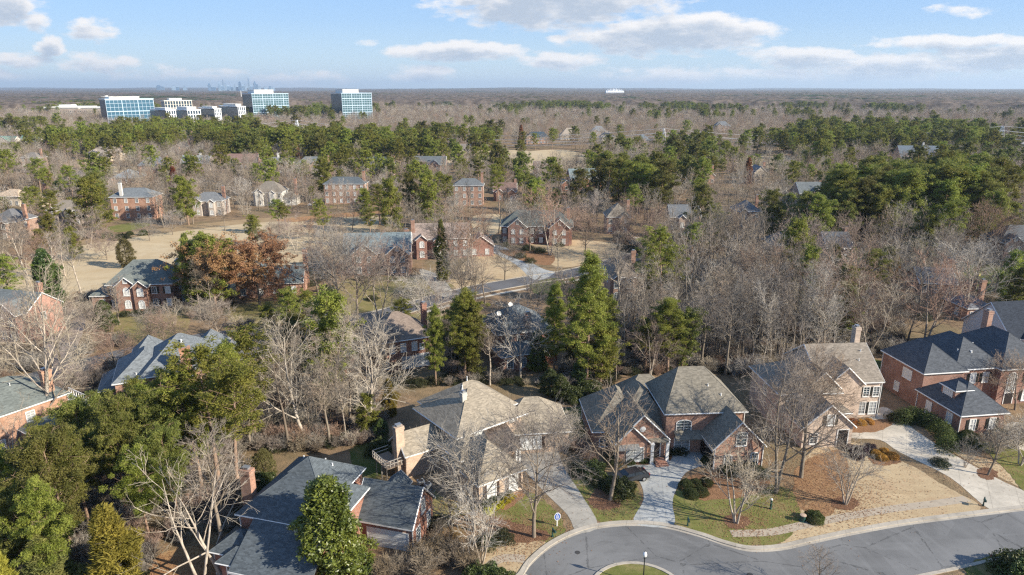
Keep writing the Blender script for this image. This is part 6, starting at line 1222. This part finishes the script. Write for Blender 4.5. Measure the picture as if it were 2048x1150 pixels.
# ------------------------------------------------------------------ cars
TYRE=mat('tyre',f_plain,(.015,.015,.015),rough=.9,spec=.1); RIM=mat('rim',f_plain,(.45,.46,.47),rough=.35,metal=.7); CG=mat('car_glass',f_plain,(.02,.025,.03),rough=.08,spec=.6); LR=mat('tail_lamp',f_plain,(.5,.012,.01),rough=.2); LW=mat('head_lamp',f_plain,(.7,.7,.7),rough=.15)
def car(px_,py_,rz,colr,label):
    x,y=P(px_,py_); o=empty('parked_car',(x,y,.02),R(rz),label,'car'); pm=mat('car_paint',f_plain,colr,rough=.25,spec=.5); g=MB()
    prof=[(-2.3,.35),(-2.32,.75),(-2.2,.98),(-1.35,1.06),(-.75,1.46),(.9,1.5),(1.75,1.1),(2.2,1.02),(2.32,.7),(2.3,.35)]
    n=len(prof); secs=[(-.9,0),(-.86,.0),(.86,0),(.9,0)]
    lo=[(a,b) for a,b in prof]
    def sec(yy,inx): return [(a,yy*(1 if b<1.08 else .8),b) for a,b in lo]
    A=sec(-.9,0);B=sec(.9,0); g.mesh(A+B,[tuple(range(n-1,-1,-1)),tuple(range(n,2*n))]+[(i,(i+1)%n,n+(i+1)%n,n+i) for i in range(n)]); g.build('body',pm,o)
    g=MB()
    for s in (-1,1): g.poly([(-1.2,s*.885,1.09),(-.74,s*.745,1.42),(.05,s*.745,1.45),(.05,s*.885,1.09)]); g.poly([(.12,s*.885,1.09),(.12,s*.745,1.45),(.88,s*.745,1.45),(1.6,s*.885,1.1)])
    g.poly([(-1.36,-.74,1.085),(-1.36,.74,1.085),(-.8,.66,1.455),(-.8,-.66,1.455)]); g.poly([(.95,-.66,1.49),(.95,.66,1.49),(1.72,.78,1.135),(1.72,-.78,1.135)])
    for v in range(len(g.v)): q=g.v[v]; g.v[v]=(q[0],q[1]*1.012,q[2]+.012)
    g.build('window',CG,o)
    for a in (-1.45,1.45):
        for s in (-1,1):
            w=MB(); w.lathe([(.2,-.1),(.33,-.11),(.34,0),(.33,.11),(.2,.1)],18); k=w.build('wheel',TYRE,o,(a,s*.84,.34)); k.rotation_euler=(R(90),0,0); r=MB(); r.lathe([(.02,-.12),(.2,-.115),(.21,.115),(.02,.12)],12); r.build('rim',RIM,k)
    for s in (-1,1): g=MB(); g.box(-2.34,-2.2,s*.66-.16,s*.66+.16,.68,.84); g.build('headlight',LW,o); g=MB(); g.box(2.2,2.35,s*.66-.17,s*.66+.17,.74,.92); g.build('tail_light',LR,o)
car(1262,960,20,(.022,.024,.027),'dark car with red tail lights parked on the grey driveway under the leafless tree'); car(382,594,20,(.55,.56,.57),'silver car parked beside the brown house with white trim'); car(628,412,5,(.7,.7,.7),'white car parked in the shade near the orange bank')
# yellow flag on the lawn
x,y=P(1956,560); o=empty('garden_flag',(x,y,0),.3,'small yellow flag on a thin pole on the right-hand lawn','flag'); g=MB(); g.tube([(0,0,0),(0,0,1.9)],.03,5); g.build('pole',BLK,o); g=MB(); g.box(.03,.6,-.015,.015,1.05,1.85); g.build('banner',mat('yellow_cloth',f_plain,(.7,.62,.2)),o)
# water valve and patch marks on the street
for i,(px_,py_,r_) in enumerate(((1500,1150,.33),(1155,1105,.3))):
    x,y=P(px_,py_); g=MB(); g.lathe([(r_,0),(r_,.012),(r_*.2,.014)],20); tag(g.build('manhole_cover',mat('cast_iron',f_plain,(.05,.048,.046),rough=.7),None,(x,y,.016)),('round iron cover in the road at the lower right','round iron cover in the road near the left kerb')[i],'manhole cover')
# ------------------------------------------------------------------ air
def haze():
    g=MB(); g.box(-30000,30000,-150,31500,-1.2,330); m=bpy.data.materials.new('haze'); m.use_nodes=True; m.node_tree.nodes.clear(); n=NT(m.node_tree); pv=n.n.new('ShaderNodeVolumePrincipled'); pv.inputs['Color'].default_value=(.66,.82,1,1); pv.inputs['Density'].default_value=HAZE; pv.inputs['Anisotropy'].default_value=.2
    out=n.n.new('ShaderNodeOutputMaterial'); n.l.new(pv.outputs[0],out.inputs['Volume']); o=g.build('haze',m); tag(o,'thin blue haze in the air over the far woods',kind='stuff')
HAZE=6.2e-5
haze()

# fallen leaves drifted over the near gardens, one object
def leaves():
    rng=np.random.default_rng(3); pts=[]
    for cx_,cy_,r_,n_ in [(*P(1630,950),9,4500),(*P(1560,1010),7,1800),(*P(1220,1000),4,1500),(*P(1068,1070),5,2500),(*P(1473,1045),4,1200),(*P(1690,1005),5,1500),(*P(400,1130),9,5000),(*P(930,1060),7,2500),(*P(1960,930),8,2500),(*P(1200,1050),30,2500),(*P(1650,1080),26,1200)]:
        p=rng.normal(size=(n_,2))*r_*.55+np.array([cx_,cy_]); pts.append(p)
    p=np.concatenate(pts); keep=np.array([not any(a<x<b and c<y<d and pip(x,y,q) for a,b,c,d,q in BBR) for x,y in p]); keep|=rng.random(len(p))<.06
    p=p[keep]; n=len(p); a=rng.random(n)*6.28; L=rng.uniform(.05,.11,n); c=np.concatenate([p,np.full((n,1),.055)],1)
    t=np.stack([np.cos(a),np.sin(a),rng.normal(size=n)*.3],1)*L[:,None]; b=np.stack([-np.sin(a),np.cos(a),rng.normal(size=n)*.3],1)*L[:,None]*.5
    V=np.stack([c-t,c+b,c+t,c-b],1).reshape(-1,3); V[:,2]=np.maximum(V[:,2],.035)
    tag(put('fallen_leaves',np_mesh('fallen_leaves',V,np.arange(len(V)).reshape(-1,4),mat('dead_leaf',f_leaf,(.26,.14,.07),(.40,.25,.14),rough=.8,dry=(.14,.08,.045)))),'brown fallen leaves drifted over the front gardens and kerb',kind='stuff')
BBR=[(min(p[0] for p in q),max(p[0] for p in q),min(p[1] for p in q),max(p[1] for p in q),q) for q in BLOCKED+[STREET]+list(DR.values())]
leaves()
cy.use_denoising=False; sc.cycles.filter_width=1.3; cy.use_adaptive_sampling=False
